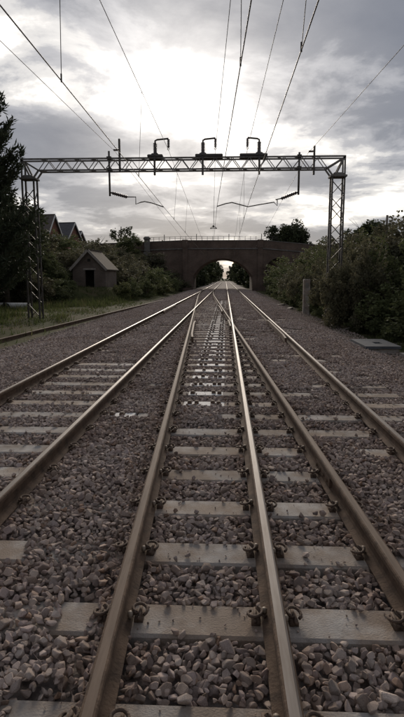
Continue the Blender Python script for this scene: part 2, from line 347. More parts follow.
def level(x, y):                               # height of the stones' middles
    x = np.asarray(x, dtype=float); y = np.asarray(y, dtype=float)
    L = np.where(expo(x, y) > 0.5, ZS - 0.014, ZS + 0.016)
    L = L + 0.035 * (vnoise(x, y, 1.1, 2) - 0.5)
    L = L - 0.16 * smooth(-4.6, -5.9, x) - 0.22 * smooth(3.0, 4.4, x)
    return L
bx_ = np.linspace(-6.1, 4.7, 130); by_ = np.unique(np.concatenate([np.linspace(-6, 20, 260), np.linspace(20, 60, 160), np.linspace(60, 330, 110)]))
BX, BY = np.meshgrid(bx_, by_)
farm = smooth(26, 44, BY)
BZ = level(BX, BY) - 0.055 * (1 - farm) - 0.012
BZ = np.where(BY > 44, ZS - 0.01 - 0.16 * smooth(-4.6, -5.9, BX) - 0.22 * smooth(3.0, 4.4, BX), BZ)
BZ = BZ - 0.25 * smooth(-5.8, -6.1, BX) - 0.25 * smooth(4.4, 4.7, BX)
idx = np.arange(BX.size).reshape(BX.shape)
fc = np.stack([idx[:-1, :-1], idx[:-1, 1:], idx[1:, 1:], idx[1:, :-1]], -1).reshape(-1, 4)
struct(inst('ballast_bed', np_mesh('ballast_bed', np.stack([BX, BY, BZ], -1).reshape(-1, 3), fc, 'bed')))

# stones
stone_col = bpy.data.collections.new('ballast_stone_shapes')
def stone_mesh(i, near):
    r_ = random.Random(100 + i)
    bm = bmesh.new()
    ax = (1.0, r_.uniform(0.62, 0.95), r_.uniform(0.5, 0.78))
    npt = 13 if near else 9
    for k in range(npt):
        v = Vector((r_.gauss(0, 1), r_.gauss(0, 1), r_.gauss(0, 1))).normalized()
        m = max(abs(v.x), abs(v.y), abs(v.z))
        v = v * (0.62 + 0.38 / m * 0.62) * r_.uniform(0.86, 1.06)
        bm.verts.new((v.x * ax[0], v.y * ax[1], v.z * ax[2]))
    g = bmesh.ops.convex_hull(bm, input=bm.verts)
    bmesh.ops.delete(bm, geom=[x for x in g['geom_interior'] if isinstance(x, bmesh.types.BMVert)], context='VERTS')
    bmesh.ops.dissolve_limit(bm, angle_limit=R(16), verts=bm.verts, edges=bm.edges)
    if near:
        bmesh.ops.bevel(bm, geom=bm.edges[:], offset=0.07, segments=1, affect='EDGES', profile=0.6)
    bmesh.ops.triangulate(bm, faces=bm.faces)
    bmesh.ops.scale(bm, vec=(0.5,) * 3, verts=bm.verts)
    me = bpy.data.meshes.new('ballast_stone'); bm.to_mesh(me); bm.free(); me.materials.append(MATS['stone'])
    if near:
        for p in me.polygons: p.use_smooth = False
    return me
NST = 14
for i in range(NST):
    o = bpy.data.objects.new('ballast_stone_%02d' % i, stone_mesh(i, True)); stone_col.objects.link(o)
def scatter(y0, y1, sp, smin, smax, lift, seed, marg=1.6, keep=1.0):
    rg = np.random.default_rng(seed)
    xs = np.arange(-6.0, 4.65, sp); ys = np.arange(y0, y1, sp * 0.88)
    X, Y = np.meshgrid(xs, ys); X = X + (np.arange(len(ys)) % 2)[:, None] * sp / 2
    X = X.ravel() + rg.uniform(-0.36, 0.36, X.size) * sp; Y = Y.ravel() + rg.uniform(-0.36, 0.36, X.size) * sp
    m = (X > -0.445 * Y - marg) & (X < 0.35 * Y + marg) & (rg.random(X.size) < keep)
    m &= ~((X > 4.0) & (rg.random(X.size) < 0.55)) & ~((X < -5.6) & (rg.random(X.size) < 0.5))
    X = X[m]; Y = Y[m]
    sz = rg.uniform(smin, smax, X.size) * np.where(rg.random(X.size) < 0.12, 1.3, 1.0)
    sz *= np.where(X > 3.6, 0.75, 1.0)
    ex = expo(X, Y) > 0.5
    row = np.abs(np.mod(Y - ROW0 + ROWS / 2, ROWS) - ROWS / 2)
    onS = (row < 0.13 + sz * 0.26) & (Y < 43.5) & ((X > -3.7) & (X < 2.64)) & ex
    keepS = onS & (rg.random(X.size) < 0.003 + 0.07 * (row > 0.10))
    c = xC(Y); e = xE(Y)
    dr = np.min(np.abs(np.stack([X - XA, X - XB, X - XD, X - XF, X - c, X - e])), 0)
    onR = dr < 0.048 + sz * 0.2
    m = (~onS | keepS) & ~onR
    X = X[m]; Y = Y[m]; sz = sz[m]; keepS = keepS[m]; dr = dr[m]
    Z = level(X, Y) + lift + rg.uniform(-0.012, 0.014, X.size)
    Z = np.where(keepS, ZS + sz * 0.25, Z)
    Z = np.where(dr < 0.14, np.minimum(Z, ZS + 0.0), Z)
    rot = np.stack([rg.uniform(-0.6, 0.6, X.size), rg.uniform(-0.6, 0.6, X.size), rg.uniform(0, 6.283, X.size)], -1)
    flip = rg.random(X.size) < 0.35
    rot[flip, 0] += 1.57
    scl = sz[:, None] * rg.uniform(0.82, 1.18, (X.size, 3))
    return np.stack([X, Y, Z], -1), rot, scl, rg.integers(0, NST, X.size)
parts = [scatter(0.6, 14, 0.044, 0.038, 0.080, 0.0, 1), scatter(0.6, 14, 0.075, 0.05, 0.095, 0.012, 2, keep=0.5), scatter(0.6, 14, 0.046, 0.045, 0.075, -0.026, 5),
         scatter(14, 30, 0.056, 0.052, 0.09, 0.004, 3), scatter(30, 48, 0.075, 0.055, 0.10, 0.004, 4), scatter(48, 88, 0.115, 0.07, 0.13, 0.0, 6)]
def chips(n, seed):
    rg = np.random.default_rng(seed); Y = 1.0 + 9 * rg.random(n) ** 1.3; X = rg.uniform(-3.6, 2.6, n)
    row = np.abs(np.mod(Y - ROW0 + ROWS / 2, ROWS) - ROWS / 2)
    dr = np.min(np.abs(np.stack([X - XA, X - XB, X - XD, X - XF, X - xC(Y), X - xE(Y)])), 0)
    m = (row < 0.115) & (expo(X, Y) > .5) & (dr > 0.09) & (rg.random(n) < 0.12 + 1.6 * np.clip(row - 0.06, 0, 1) * 8 * vnoise(X, Y, 3, 9) ** 2)
    X = X[m]; Y = Y[m]; sz = rg.uniform(.006, .022, X.size)
    return np.stack([X, Y, np.full(X.size, ZS) + sz * .3], -1), rg.uniform(-3, 3, (X.size, 3)), np.repeat(sz[:, None], 3, 1), rg.integers(0, NST, X.size)
parts.append(chips(26000, 12))
P, Ro, Sc, Ix = [np.concatenate(a) for a in zip(*parts)]
def point_cloud(name, P, Ro, Sc, Ix, col):
    me = bpy.data.meshes.new(name); me.vertices.add(len(P)); me.vertices.foreach_set('co', P.astype(np.float32).ravel())
    for nm, ty, arr, key in (('rot', 'FLOAT_VECTOR', Ro, 'vector'), ('scl', 'FLOAT_VECTOR', Sc, 'vector')):
        a = me.attributes.new(nm, ty, 'POINT'); a.data.foreach_set(key, np.ascontiguousarray(arr, dtype=np.float32).ravel())
    a = me.attributes.new('idx', 'INT', 'POINT'); a.data.foreach_set('value', Ix.astype(np.int32))
    o = inst(name, me)
    ng = bpy.data.node_groups.new(name + '_nodes', 'GeometryNodeTree')
    ng.interface.new_socket('Geometry', in_out='INPUT', socket_type='NodeSocketGeometry'); ng.interface.new_socket('Geometry', in_out='OUTPUT', socket_type='NodeSocketGeometry')
    n = ng.nodes; l = ng.links
    gi = n.new('NodeGroupInput'); go = n.new('NodeGroupOutput'); ip = n.new('GeometryNodeInstanceOnPoints'); ci = n.new('GeometryNodeCollectionInfo')
    ci.inputs['Collection'].default_value = col; ci.inputs['Separate Children'].default_value = True; ci.inputs['Reset Children'].default_value = True
    def na(nm, ty):
        a = n.new('GeometryNodeInputNamedAttribute'); a.data_type = ty; a.inputs[0].default_value = nm; return a.outputs[0]
    e2r = n.new('FunctionNodeEulerToRotation'); l.new(na('rot', 'FLOAT_VECTOR'), e2r.inputs[0])
    l.new(gi.outputs[0], ip.inputs['Points']); l.new(ci.outputs[0], ip.inputs['Instance']); ip.inputs['Pick Instance'].default_value = True
    l.new(na('idx', 'INT'), ip.inputs['Instance Index']); l.new(e2r.outputs[0], ip.inputs['Rotation']); l.new(na('scl', 'FLOAT_VECTOR'), ip.inputs['Scale'])
    l.new(ip.outputs[0], go.inputs[0])
    md = o.modifiers.new('stones', 'NODES'); md.node_group = ng
    return stuff(o)
point_cloud('ballast', P, Ro, Sc, Ix, stone_col)
print('stones', len(P))

# ------------------------------------------------------------------ rails
PROFILE = [(-.064, -.165), (.064, -.165), (.064, -.154), (.020, -.137), (.010, -.120), (.009, -.060), (.014, -.050), (.033, -.040), (.0335, -.014), (.029, -.004), (.020, 0),
           (-.020, 0), (-.029, -.004), (-.0335, -.014), (-.033, -.040), (-.014, -.050), (-.009, -.060), (-.010, -.120), (-.020, -.137), (-.064, -.154)]
CHECK = [(-.030, -.150), (.030, -.150), (.030, -.002), (.022, .006), (-.022, .006), (-.030, -.002)]
def sweep(name, xf, ys, mats, profile=PROFILE, dz=0.0, tops=(10,), label=None, cat='rail', group=None):
    mb = MB(); n = len(profile)
    vs = []
    for y in ys:
        x = float(xf(y)); s = (float(xf(y + .05)) - x) / .05; c = 1 / math.sqrt(1 + s * s)
        for (px, pz) in profile: vs.append((x + px * c, y - px * s * c, pz + dz))
    for i in range(len(ys) - 1):
        for k in range(n):
            k2 = (k + 1) % n
            mb.add([], []); mb.f.append((i * n + k, i * n + k2, (i + 1) * n + k2, (i + 1) * n + k)); mb.m.append(1 if k in tops else 0)
    mb.v = vs
    mb.f.append(tuple(range(n - 1, -1, -1))); mb.m.append(0)
    mb.f.append(tuple((len(ys) - 1) * n + k for k in range(n))); mb.m.append(0)
    o = mb.build(name, mats)
    return tag(o, label, cat, group)
YS = list(np.concatenate([np.arange(-5, 90, 1.0), np.arange(90, 331, 8.0)]))
YC = list(np.arange(-5, 81.01, 1.0))
TOP = (10,)
sweep('rail', lambda y: XA, YS, ['rust', 'rail_top'], tops=TOP, label='brightly worn steel rail on the hut side of the hut-side track')
sweep('rail', lambda y: XB, YS, ['rust', 'rail_worn'], tops=TOP, label='worn steel rail of the hut-side track, next to the crossover')
sweep('rail', lambda y: XD, YS, ['rust', 'rail_worn'], tops=(9, 10), label='shiny straight rail crossed by the rusty crossover rail')
sweep('rail', lambda y: XF, YS, ['rust', 'rail_worn'], tops=TOP, label='straight steel rail nearest the bramble bank and concrete post')
sweep('rail', xC, YC, ['rust', 'rail_dull'], dz=-0.003, tops=TOP, label='rusty dull crossover rail that runs across into the hut-side track')
rail_e = sweep('rail', xE, YC, ['rust', 'rail_dull'], dz=-0.003, tops=TOP, label='rusty dull crossover rail that runs across the shiny straight rail')
for sd_ in (-1, 1):
    mb = MB(); a = Vector((float(xE(4.15)) + sd_ * .022, 4.15, -.092)); b = Vector((float(xE(4.65)) + sd_ * .022, 4.65, -.092)); mb.bar(a, b, 0.024, 0.075)
    for t_ in (.12, .37, .63, .88):
        p = a.lerp(b, t_); mb.tube([p, p + Vector((sd_ * .028, 0, 0))], 0.014, 6)
    mb.build('fishplate', 'rust', rail_e)
def check(xf, y0, y1, label):
    ys = np.linspace(y0, y1, 15)
    def f(y):
        t = min((y - y0), (y1 - y)) / 0.9
        return float(xf(y)) + (0.03 * (1 - min(1, max(0, t))))* (1 if xf.side > 0 else -1)
    sweep('check_rail', f, list(ys), ['rust', 'rail_dull'], profile=CHECK, tops=(3,), label=label)
def mk(fn, side):
    g = lambda y: float(fn(y)) + side * 0.113
    g.side = side; return g
check(mk(xC, 1), 14.2, 19.6, 'short check rail inside the rusty crossover rail beside white blocks')
check(mk(lambda y: XF, -1), 14.0, 20.2, 'short check rail inside the straight rail on the bramble side')
check(mk(lambda y: XA, 1), 25.5, 31.5, 'short check rail inside the brightly worn hut-side rail')
check(mk(xE, -1), 25.5, 31.0, 'short check rail inside the crossover rail past its crossing')
# wing rails at the two crossings
YX1 = 18.95
check(mk(lambda y: xE(y) if y < YX1 else XD, -1), 17.6, 20.2, 'bent wing rail at the crossing of shiny and rusty rails, on the white block side')

# ------------------------------------------------------------------ sleepers with clips
def clip_mesh(near):
    mb = MB()
    mb.chbox((0.072, -0.042, -0.004), (0.118, 0.042, 0.028), 0.008)
    if near:
        pts = []
        for k in range(15):
            a = -0.9 + k * (2 * math.pi * 0.86) / 14
            pts.append((0.100 + 0.036 * math.cos(a), 0.002 + 0.040 * math.sin(a), 0.042 + 0.014 * math.sin(a * 0.5)))
        pts.append((0.062, -0.012, 0.030)); pts.append((0.046, 0.004, 0.026))
        mb.tube(pts, 0.0085, 7)
        mb.tube([(0.10, -0.06, 0.030), (0.10, 0.055, 0.030)], 0.0095, 7)
    else:
        mb.chbox((0.050, -0.04, 0.0), (0.138, 0.045, 0.050), 0.018)
    return mb.mesh('rail_clip', 'clip', smooth=near)
CLIP_N, CLIP_F = clip_mesh(True), clip_mesh(False)
NUB = MB().tube([(0.052, -0.03, 0.026), (0.052, -0.03, 0.050), (0.052, -0.03, 0.056)], [0.015, 0.015, 0.009], 8).mesh('insulator', 'insulator_nub', True)
PADF = MB().chbox((-0.03, -0.045, 0), (0.03, 0.045, 0.045), 0.014).mesh('empty_fastening', 'clip')
def add_clips(s, xr, yk, x0):
    near = yk < 13
    for side in (1, -1):
        c = inst('rail_clip', CLIP_N if near else CLIP_F, s, (xr - x0, 0, 0), (0 if side > 0 else math.pi) + random.uniform(-.12, .12))
        if yk < 7: inst('insulator', NUB, c)
def sleeper_mesh(x0, x1, seed):
    r_ = random.Random(seed); mb = MB()
    mb.chbox((x0, -0.13, -0.20), (x1, 0.13, 0.0), 0.014); return mb.mesh('concrete_sleeper', 'concrete')
MS1 = sleeper_mesh(-1.25, 1.25, 1); MSB = sleeper_mesh(-1.9, 1.9, 2)
WASH = MB().chbox((-0.285, -0.118, -0.01), (0.285, 0.118, 0.005), 0.003).mesh('white_patch', 'whitewash')
WASH_S = MB().chbox((-0.17, -0.118, -0.01), (0.17, 0.118, 0.005), 0.003).mesh('white_patch', 'whitewash')
for k in range(-3, 62):
    yk = ROW0 + ROWS * k
    jit = random.uniform(-0.012, 0.012)
    s = inst('concrete_sleeper', MS1, None, (-2.4, yk + jit, ZS + random.uniform(-0.004, 0)), random.uniform(-0.006, 0.006))
    if yk < 10.9: tag(s, 'bare pale concrete sleeper of the hut-side track, swept clear of stones', 'sleeper', 'bare sleepers of the hut-side track')
    else: tag(s, 'concrete sleeper of the hut-side track, buried in ballast', 'sleeper', 'buried sleepers of the hut-side track')
    if yk < 26:
        for xr in (XA, XB): add_clips(s, xr, yk + 4, -2.4)
    if k == 7:
        inst('white_patch', WASH_S, s, (1.07, 0, 0))
        s['label'] = 'hut-side concrete sleeper with a whitewashed end among the stones'; del s['group']
        for q in (-0.08, 0.0): inst('empty_fastening', PADF, s, (1.08 + q * 1.6, 0, 0.004))
    b = inst('turnout_bearer', MSB, None, (0.77, yk + jit * .5, ZS + random.uniform(-0.003, 0)))
    white = k >= 8 and yk < 42
    if white and yk < 18.9: tag(b, 'long concrete bearer with whitewashed patch, before the rails cross', 'sleeper', 'whitewashed bearers before the rail crossing')
    elif white: tag(b, 'long concrete bearer with whitewashed patch, past where the rails cross', 'sleeper', 'whitewashed bearers past the rail crossing')
    else: tag(b, 'bare long concrete bearer under the crossover, without whitewash', 'sleeper', 'bare bearers under the crossover')
    if yk < 30:
        for xr in (float(xC(yk)), XD, float(xE(yk)), XF):
            if xr - 0.1 < -1.13: continue
            if xr == float(xE(yk)) and 17 < yk < 21.5: continue
            if yk < 9 or xr < XF: add_clips(b, xr, yk, 0.77)
    if white:
        w = 1.0 if k not in (9,) else 0.92
        inst('white_patch', WASH, b, (-0.29 - 0.77, 0, 0), 0, (w, 1, 1))
        for q in (-0.49, -0.395, -0.17, -0.085):
            if random.random() < 0.93: inst('empty_fastening', PADF, b, (q - 0.77 + random.uniform(-.006, .006), random.uniform(-.03, .03), 0.004), random.uniform(-.1, .1))

# old rusty rail beside the ballast, with a timber edging board
def xold(y): return -6.75 + 0.048 * (y - 13) + 0.00003 * (y - 13) ** 2
sweep('old_rail', xold, list(np.arange(9, 45, 1.0)), ['rust', 'rail_dull'], dz=-0.18, tops=TOP, label='old rusty rail lying alone at the grass edge of the ballast', cat='rail')


# ------------------------------------------------------------------ overhead line gantry
GY_ = 22.0; XL, XR = -8.34, 4.72; ZT, ZB = 6.36, 5.92; DEP = 0.20
g = thing('gantry', 'grey steel lattice gantry spanning the tracks on two lattice masts', 'gantry', (0, GY_, 0))
for sy in (-1, 1):
    MB().bar((XL, sy * DEP, ZT), (XR, sy * DEP, ZT), 0.058).build('top_chord', 'galv', g)
    MB().bar((XL + 0.72, sy * DEP, ZB), (XR - 0.72, sy * DEP, ZB), 0.058).build('bottom_chord', 'galv', g)
nb = 34; xs = np.linspace(XL + 0.72, XR - 0.72, nb + 1)
for sy in (-1, 1):
    for i in range(nb):
        a, b = (ZB, ZT) if i % 2 == 0 else (ZT, ZB)
        MB().bar((xs[i], sy * DEP, a), (xs[i + 1], sy * DEP, b), 0.027).build('lattice_brace', 'galv', g)
for i in range(0, nb, 2):
    MB().bar((xs[i], -DEP, ZT), (xs[i + 1], DEP, ZT), 0.03).build('lattice_brace', 'galv', g)
    MB().bar((xs[i], -DEP, ZB), (xs[i + 1], DEP, ZB), 0.03).build('lattice_brace', 'galv', g)
for side, xm in ((-1, XL + 0.26), (1, XR - 0.26)):
    zg = float(ground(xm, GY_)) - 0.3; zc = 5.58; hw = 0.24
    m = inst('mast', None, g, (xm, 0, 0))  # legs and braces coloured darker than the beam, shade put into the metal
    for sx in (-1, 1):
        for sy in (-1, 1):
            MB().bar((sx * hw, sy * 0.2, zg), (sx * hw, sy * 0.2, zc), 0.062).build('mast_leg', 'dark_metal', m)
    zs = np.arange(zg + 0.4, zc - 0.1, 0.52); 
    for sy in (-1, 1):
        for i in range(len(zs) - 1):
            s_ = 1 if (i + (sy > 0)) % 2 else -1
            MB().bar((-s_ * hw, sy * 0.2, zs[i]), (s_ * hw, sy * 0.2, zs[i + 1]), 0.03).build('mast_brace', 'dark_metal', m)
    for sx in (-1, 1):
        for i in range(len(zs) - 1):
            s_ = 1 if i % 2 else -1
            MB().bar((sx * hw, -s_ * 0.2, zs[i]), (sx * hw, s_ * 0.2, zs[i + 1]), 0.03).build('mast_brace', 'dark_metal', m)
    mb = MB().chbox((-0.33, -0.28, zc), (0.33, 0.28, zc + 0.07), 0.01).chbox((-0.22, -0.24, zc + 0.07), (0.22, 0.24, zc + 0.17), 0.05); mb.build('cap_plate', 'galv', m)
    xe = XR if side > 0 else XL; xi = (XR - 0.72) if side > 0 else (XL + 0.72)
    for sy in (-1, 1):
        y = sy * DEP
        for p, q, w in (((xi, y, ZB), (xe - side * .02, y, ZT - .02), .06), ((xi, y, ZB), (xm - side * hw, y, zc + .05), .06), ((xe - side * .03, y, ZT), (xm - side * 0.1, y, zc + .1), .06), ((xe - side * .03, y, ZT), (xm + side * hw, y, zc + .05), .06)):
            MB().bar(p, q, w).build('knee_brace', 'galv', g)

def insulator_profile(mb, p, q, r=0.07, n=7, mi=1):
    p = Vector(p); q = Vector(q); pts = []; rr = []
    for i in range(n * 2 + 1):
        t = i / (n * 2); pts.append(p.lerp(q, t)); rr.append(r if i % 2 else r * 0.55)
    mb.tube(pts, rr, 10, mi)
def bracket(xp, xa, label, b0, b1):
    t = thing('insulator_bracket', label, 'insulator', (xp, GY_, ZT + 0.04), 0, 'insulator brackets on the gantry beam')
    s = 1 if xa > xp else -1; L = abs(xa - xp)
    MB().chbox((b0 - xp, -0.28, 0.0), (b1 - xp, 0.28, 0.09), 0.03).chbox((-0.14, -0.2, 0.085), (0.14, 0.2, 0.15), 0.03).build('base_plate', 'dark_metal', t)
    MB().bar((0, -0.24, 0.02), (0, -0.24, -0.72), 0.08).build('hanger_post', 'dark_metal', t)
    mb = MB(); insulator_profile(mb, (0, 0, 0.12), (0, 0, 0.58), 0.09, 8, 0); mb.build('post_insulator', 'porcelain', t, True)
    MB().tube([(0, 0, 0.56), (0, 0, 0.66), (s * 0.08, 0, 0.70), (s * L, 0, 0.74)], 0.035, 8).build('top_arm', 'dark_metal', t, True)
    mb = MB(); insulator_profile(mb, (s * L, 0, 0.72), (s * L, 0, 0.40), 0.06, 5, 0); mb.build('hanging_insulator', 'porcelain', t, True)
    MB().tube([(s * L, 0, 0.42), (s * (L + .04), 0, 0.33), (s * (L + .01), 0, 0.28), (s * (L - .05), 0, 0.33), (s * L, 0, 0.40)], 0.012, 6).build('wire_clamp', 'dark_metal', t, True)
bracket(-2.87, -2.33, 'bent insulator bracket on the gantry over the hut-side track', -3.16, -2.54)
bracket(-0.94, -0.44, 'bent insulator bracket on the gantry over the crossover, with a long base', -1.24, -0.14)
bracket(1.31, 0.84, 'bent insulator bracket on the gantry, its arm turned toward the crossover', 0.53, 1.63)

def reg_arm(xd, ztop, pts_ins, pts_tube, label):
    t = thing('registration_arm', label, 'registration arm', (xd, GY_ - 0.28, 5.0))
    MB().tube([(0, 0, ztop - 5.0), (0, 0, -0.12)], 0.04, 8).build('drop_tube', 'dark_metal', t, True)
    for z in (ZT - 5, ZB - 5): MB().box((-0.09, -0.06, z - 0.05), (0.09, 0.10, z + 0.05)).build('clamp', 'dark_metal', t)
    mb = MB(); a, b = pts_ins; insulator_profile(mb, (a[0] - xd, 0, a[1] - 5), (b[0] - xd, 0, b[1] - 5), 0.075, 8, 0); mb.build('arm_insulator', 'porcelain', t, True)
    MB().tube([(x - xd, 0, z - 5) for x, z in pts_tube], 0.022, 7).build('arm_tube', 'dark_metal', t, True)
    a0 = pts_ins[0]; MB().tube([(0, 0, a0[1] - 5 + 0.02), (a0[0] - xd, 0, a0[1] - 5)], 0.035, 7).build('arm_hinge', 'dark_metal', t, True)
reg_arm(-4.70, 6.62, ((-4.6, 5.0), (-4.0, 4.84)), [(-4.02, 4.845), (-3.65, 4.84), (-3.65, 4.56), (-3.45, 4.63), (-3.29, 4.66), (-3.0, 4.60), (-2.52, 4.44)], 'registration arm on a drop tube reaching over the hut-side track')
reg_arm(2.88, 6.50, ((2.80, 4.96), (2.2, 4.74)), [(2.22, 4.745), (1.98, 4.70), (2.05, 4.68), (2.05, 4.46), (1.92, 4.60), (1.4, 4.52), (0.88, 4.43), (0.24, 4.60), (0.0, 4.56), (-0.37, 4.45)], 'long registration arm on a drop tube holding two contact wires')
for xp, zt, zb, s, lab in ((-4.27, 7.08, 5.82, -1, 'upright post with earth wire clamp on the gantry near the hut side'), (3.46, 6.74, 5.64, -1, 'upright post with earth wire clamp on the gantry near the bramble bank')):
    t = thing('earth_wire_post', lab, 'post', (xp, GY_ - 0.28, ZB))
    MB().bar((0, 0, zb - ZB), (0, 0, zt - ZB), 0.075).build('upright', 'dark_metal', t)
    mb = MB(); insulator_profile(mb, (s * 0.04, 0, zt - ZB - 0.42 * (1 if xp < 0 else .5)), (s * 0.24, 0, zt - ZB - 0.42 * (1 if xp < 0 else .5)), 0.05, 4, 0); mb.build('wire_insulator', 'porcelain', t, True)

def wire(pts, r, label, name='overhead_wire', seg=12):
    out = []
    for (p, q, sag) in pts:
        for i in range(seg + (1 if (p, q, sag) == pts[-1] else 0)):
            t = i / seg; v = Vector(p).lerp(Vector(q), t); v.z -= 4 * sag * t * (1 - t); out.append(v)
    return tag(MB().tube(out, r, 6).build(name, 'wire', smooth=True), label, 'wire')
def spans(x0, xg, zg, x1, z0=None, far=None, zfar=None, sag=0.25, yb=-30):
    z0 = zg if z0 is None else z0
    s = [((x0, yb, z0), (xg, GY_, zg), sag), ((xg, GY_, zg), (x1, 78, far if far is not None else zg), sag)]
    return s
W = 0.0075
wire(spans(-2.75, -2.33, 6.70, -2.5, z0=7.2, far=4.75, sag=0.0), W, 'thin suspension wire above the hut-side track')
wire(spans(-2.40, -2.52, 4.44, -2.45, z0=4.75, far=4.2, sag=0), W * 1.15, 'contact wire held by the arm over the hut-side track')
wire(spans(1.9, -0.44, 6.70, -1.9, z0=7.3, far=4.75, sag=0.0), W, 'thin suspension wire above the crossover')
wire(spans(1.7, -0.37, 4.46, -2.0, z0=4.8, far=4.25, sag=0), W * 1.15, 'contact wire above the crossover, at the far end of the long arm')
wire(spans(1.9, 0.84, 6.70, 1.0, z0=7.3, far=4.75, sag=0.0), W, 'thin suspension wire above the straight track by the brambles')
wire(spans(1.25, 0.86, 4.44, 1.0, z0=4.75, far=4.2, sag=0), W * 1.15, 'contact wire above the straight track by the brambles')
wire(spans(-6.6, -4.50, 6.66, -5.0, z0=7.0, far=5.9, sag=0.1), W, 'earth wire tied to the gantry post near the hut side')
wire(spans(6.6, 3.26, 6.53, 4.0, z0=7.4, far=5.5, sag=0.1), W, 'earth wire tied to the gantry post near the bramble bank')
def lerp_y(a, b, y): t = (y - a[1]) / (b[1] - a[1]); return Vector(a).lerp(Vector(b), t)
for cat_, con, ys, lab in ((((-2.75, -30, 7.2), (-2.33, GY_, 6.7)), ((-2.40, -30, 4.75), (-2.52, GY_, 4.44)), (8.3, 15.5), 'dropper wire above the hut-side track'),
                          (((1.9, -30, 7.3), (-0.44, GY_, 6.7)), ((1.7, -30, 4.8), (-0.37, GY_, 4.46)), (7.9,), 'dropper wire above the crossover'),
                          (((1.9, -30, 7.3), (0.84, GY_, 6.7)), ((1.25, -30, 4.75), (0.86, GY_, 4.44)), (7.4,), 'dropper wire above the straight track by the brambles'),
                          (((-2.33, GY_, 6.7), (-2.5, 78, 4.75)), ((-2.52, GY_, 4.44), (-2.45, 78, 4.2)), (26, 33), 'dropper wire between the gantry and the bridge, hut side'),
                          (((0.84, GY_, 6.7), (1.0, 78, 4.75)), ((0.86, GY_, 4.44), (1.0, 78, 4.2)), (26, 34), 'dropper wire between the gantry and the bridge, bramble side')):
    for y in ys:
        a = lerp_y(*cat_, y); b = lerp_y(*con, y)
        d = thing('dropper', lab, 'wire', b, 0, 'droppers of the overhead line')
        MB().tube([(0, 0, 0), a - b], 0.006, 5).build('dropper_wire', 'wire', d)
        MB().tube([(0, 0, -0.02), (0, 0, 0.10)], 0.013, 6).build('contact_clip', 'wire', d)
t = thing('section_insulator', 'small looped section insulator in the crossover contact wire', 'insulator', (-0.66, 30, 4.45))
MB().tube([(-0.03, -0.5, -0.02), (0.14, -0.1, -0.08), (0.14, 0.3, -0.08), (-0.05, 0.6, -0.03)], 0.02, 6).build('loop', 'dark_metal', t)
MB().tube([(-0.01, -0.5, -0.02), (-0.2, -0.1, -0.08), (-0.2, 0.3, -0.08), (-0.05, 0.6, -0.03)], 0.02, 6).build('loop', 'dark_metal', t)
mb = MB(); insulator_profile(mb, (-0.03, -0.3, 0.02), (-0.05, 0.3, 0.02), 0.05, 5, 0); mb.build('rod', 'porcelain', t)
MB().tube([(0, -0.3, 0), (0, -0.3, 1.6)], 0.008, 5).build('hanger', 'wire', t)

# ------------------------------------------------------------------ bridge
BY0, BY1 = 85.0, 94.0
br = thing('bridge', 'dark brick arch road bridge across the tracks with iron railing', 'bridge', (0, 0, 0))
AX0, AX1, ASP, ACR = -5.25, 4.28, 1.9, 4.73
def arch(x, x0, x1, zs, zc):
    half = (x1 - x0) / 2; rise = zc - zs; rad = (half * half + rise * rise) / (2 * rise)
    dx = x - (x0 + x1) / 2; return zc - rad + math.sqrt(max(0, rad * rad - dx * dx))
def ptop(x):
    if x < -7: return 7.62 - (-7 - x) * 0.035
    if x > 6.2: return 7.62 - (x - 6.2) * 0.09
    return 7.62
xs_ = sorted(set([round(v, 3) for v in list(np.linspace(-22, AX0, 18)) + list(np.linspace(AX0, AX1, 41)) + list(np.linspace(AX1, 6.4, 4)) + list(np.linspace(6.4, 10.6, 21)) + list(np.linspace(10.6, 22, 12))]))
def bot(x, eps):
    if AX0 <= x <= AX1 and AX0 <= x + eps <= AX1: return arch(x, AX0, AX1, ASP, ACR)
    return -1.2
mb = MB()
for a, b in zip(xs_[:-1], xs_[1:]):
    mid = (a + b) / 2
    inm = AX0 < mid < AX1; ins = 6.4 < mid < 10.6
    for y, fl in ((BY0, 0), (BY1, 1)):
        z0a = arch(a, AX0, AX1, ASP, ACR) if inm else (arch(a, 6.4, 10.6, 3.1, 4.8) if ins else -1.2)
        z0b = arch(b, AX0, AX1, ASP, ACR) if inm else (arch(b, 6.4, 10.6, 3.1, 4.8) if ins else -1.2)
        q = [(a, y, z0a), (b, y, z0b), (b, y, ptop(b) - 1.25), (a, y, ptop(a) - 1.25)]
        mb.add(q, [(0, 1, 2, 3) if fl == 0 else (3, 2, 1, 0)])
    if inm or ins:
        ar = (AX0, AX1, ASP, ACR) if inm else (6.4, 10.6, 3.1, 4.8); ye = BY1 if inm else BY0 + 1.2
        mb.add([(a, BY0, arch(a, *ar)), (b, BY0, arch(b, *ar)), (b, ye, arch(b, *ar)), (a, ye, arch(a, *ar))], [(3, 2, 1, 0)])
    mb.add([(a, BY0, ptop(a) - 1.25), (b, BY0, ptop(b) - 1.25), (b, BY1, ptop(b) - 1.25), (a, BY1, ptop(a) - 1.25)], [(0, 1, 2, 3)])
for x, z in ((AX0, ASP), (AX1, ASP)): mb.add([(x, BY0, -1.2), (x, BY1, -1.2), (x, BY1, z), (x, BY0, z)], [(0, 1, 2, 3)])
for x in (6.4, 10.6): mb.add([(x, BY0, -1.2), (x, BY0 + 1.2, -1.2), (x, BY0 + 1.2, 3.1), (x, BY0, 3.1)], [(0, 1, 2, 3)])
mb.add([(6.3, BY0 + 1.2, -1.2), (10.7, BY0 + 1.2, -1.2), (10.7, BY0 + 1.2, 5), (6.3, BY0 + 1.2, 5)], [(0, 1, 2, 3)])
mb.build('wall', 'bridge_brick', br)
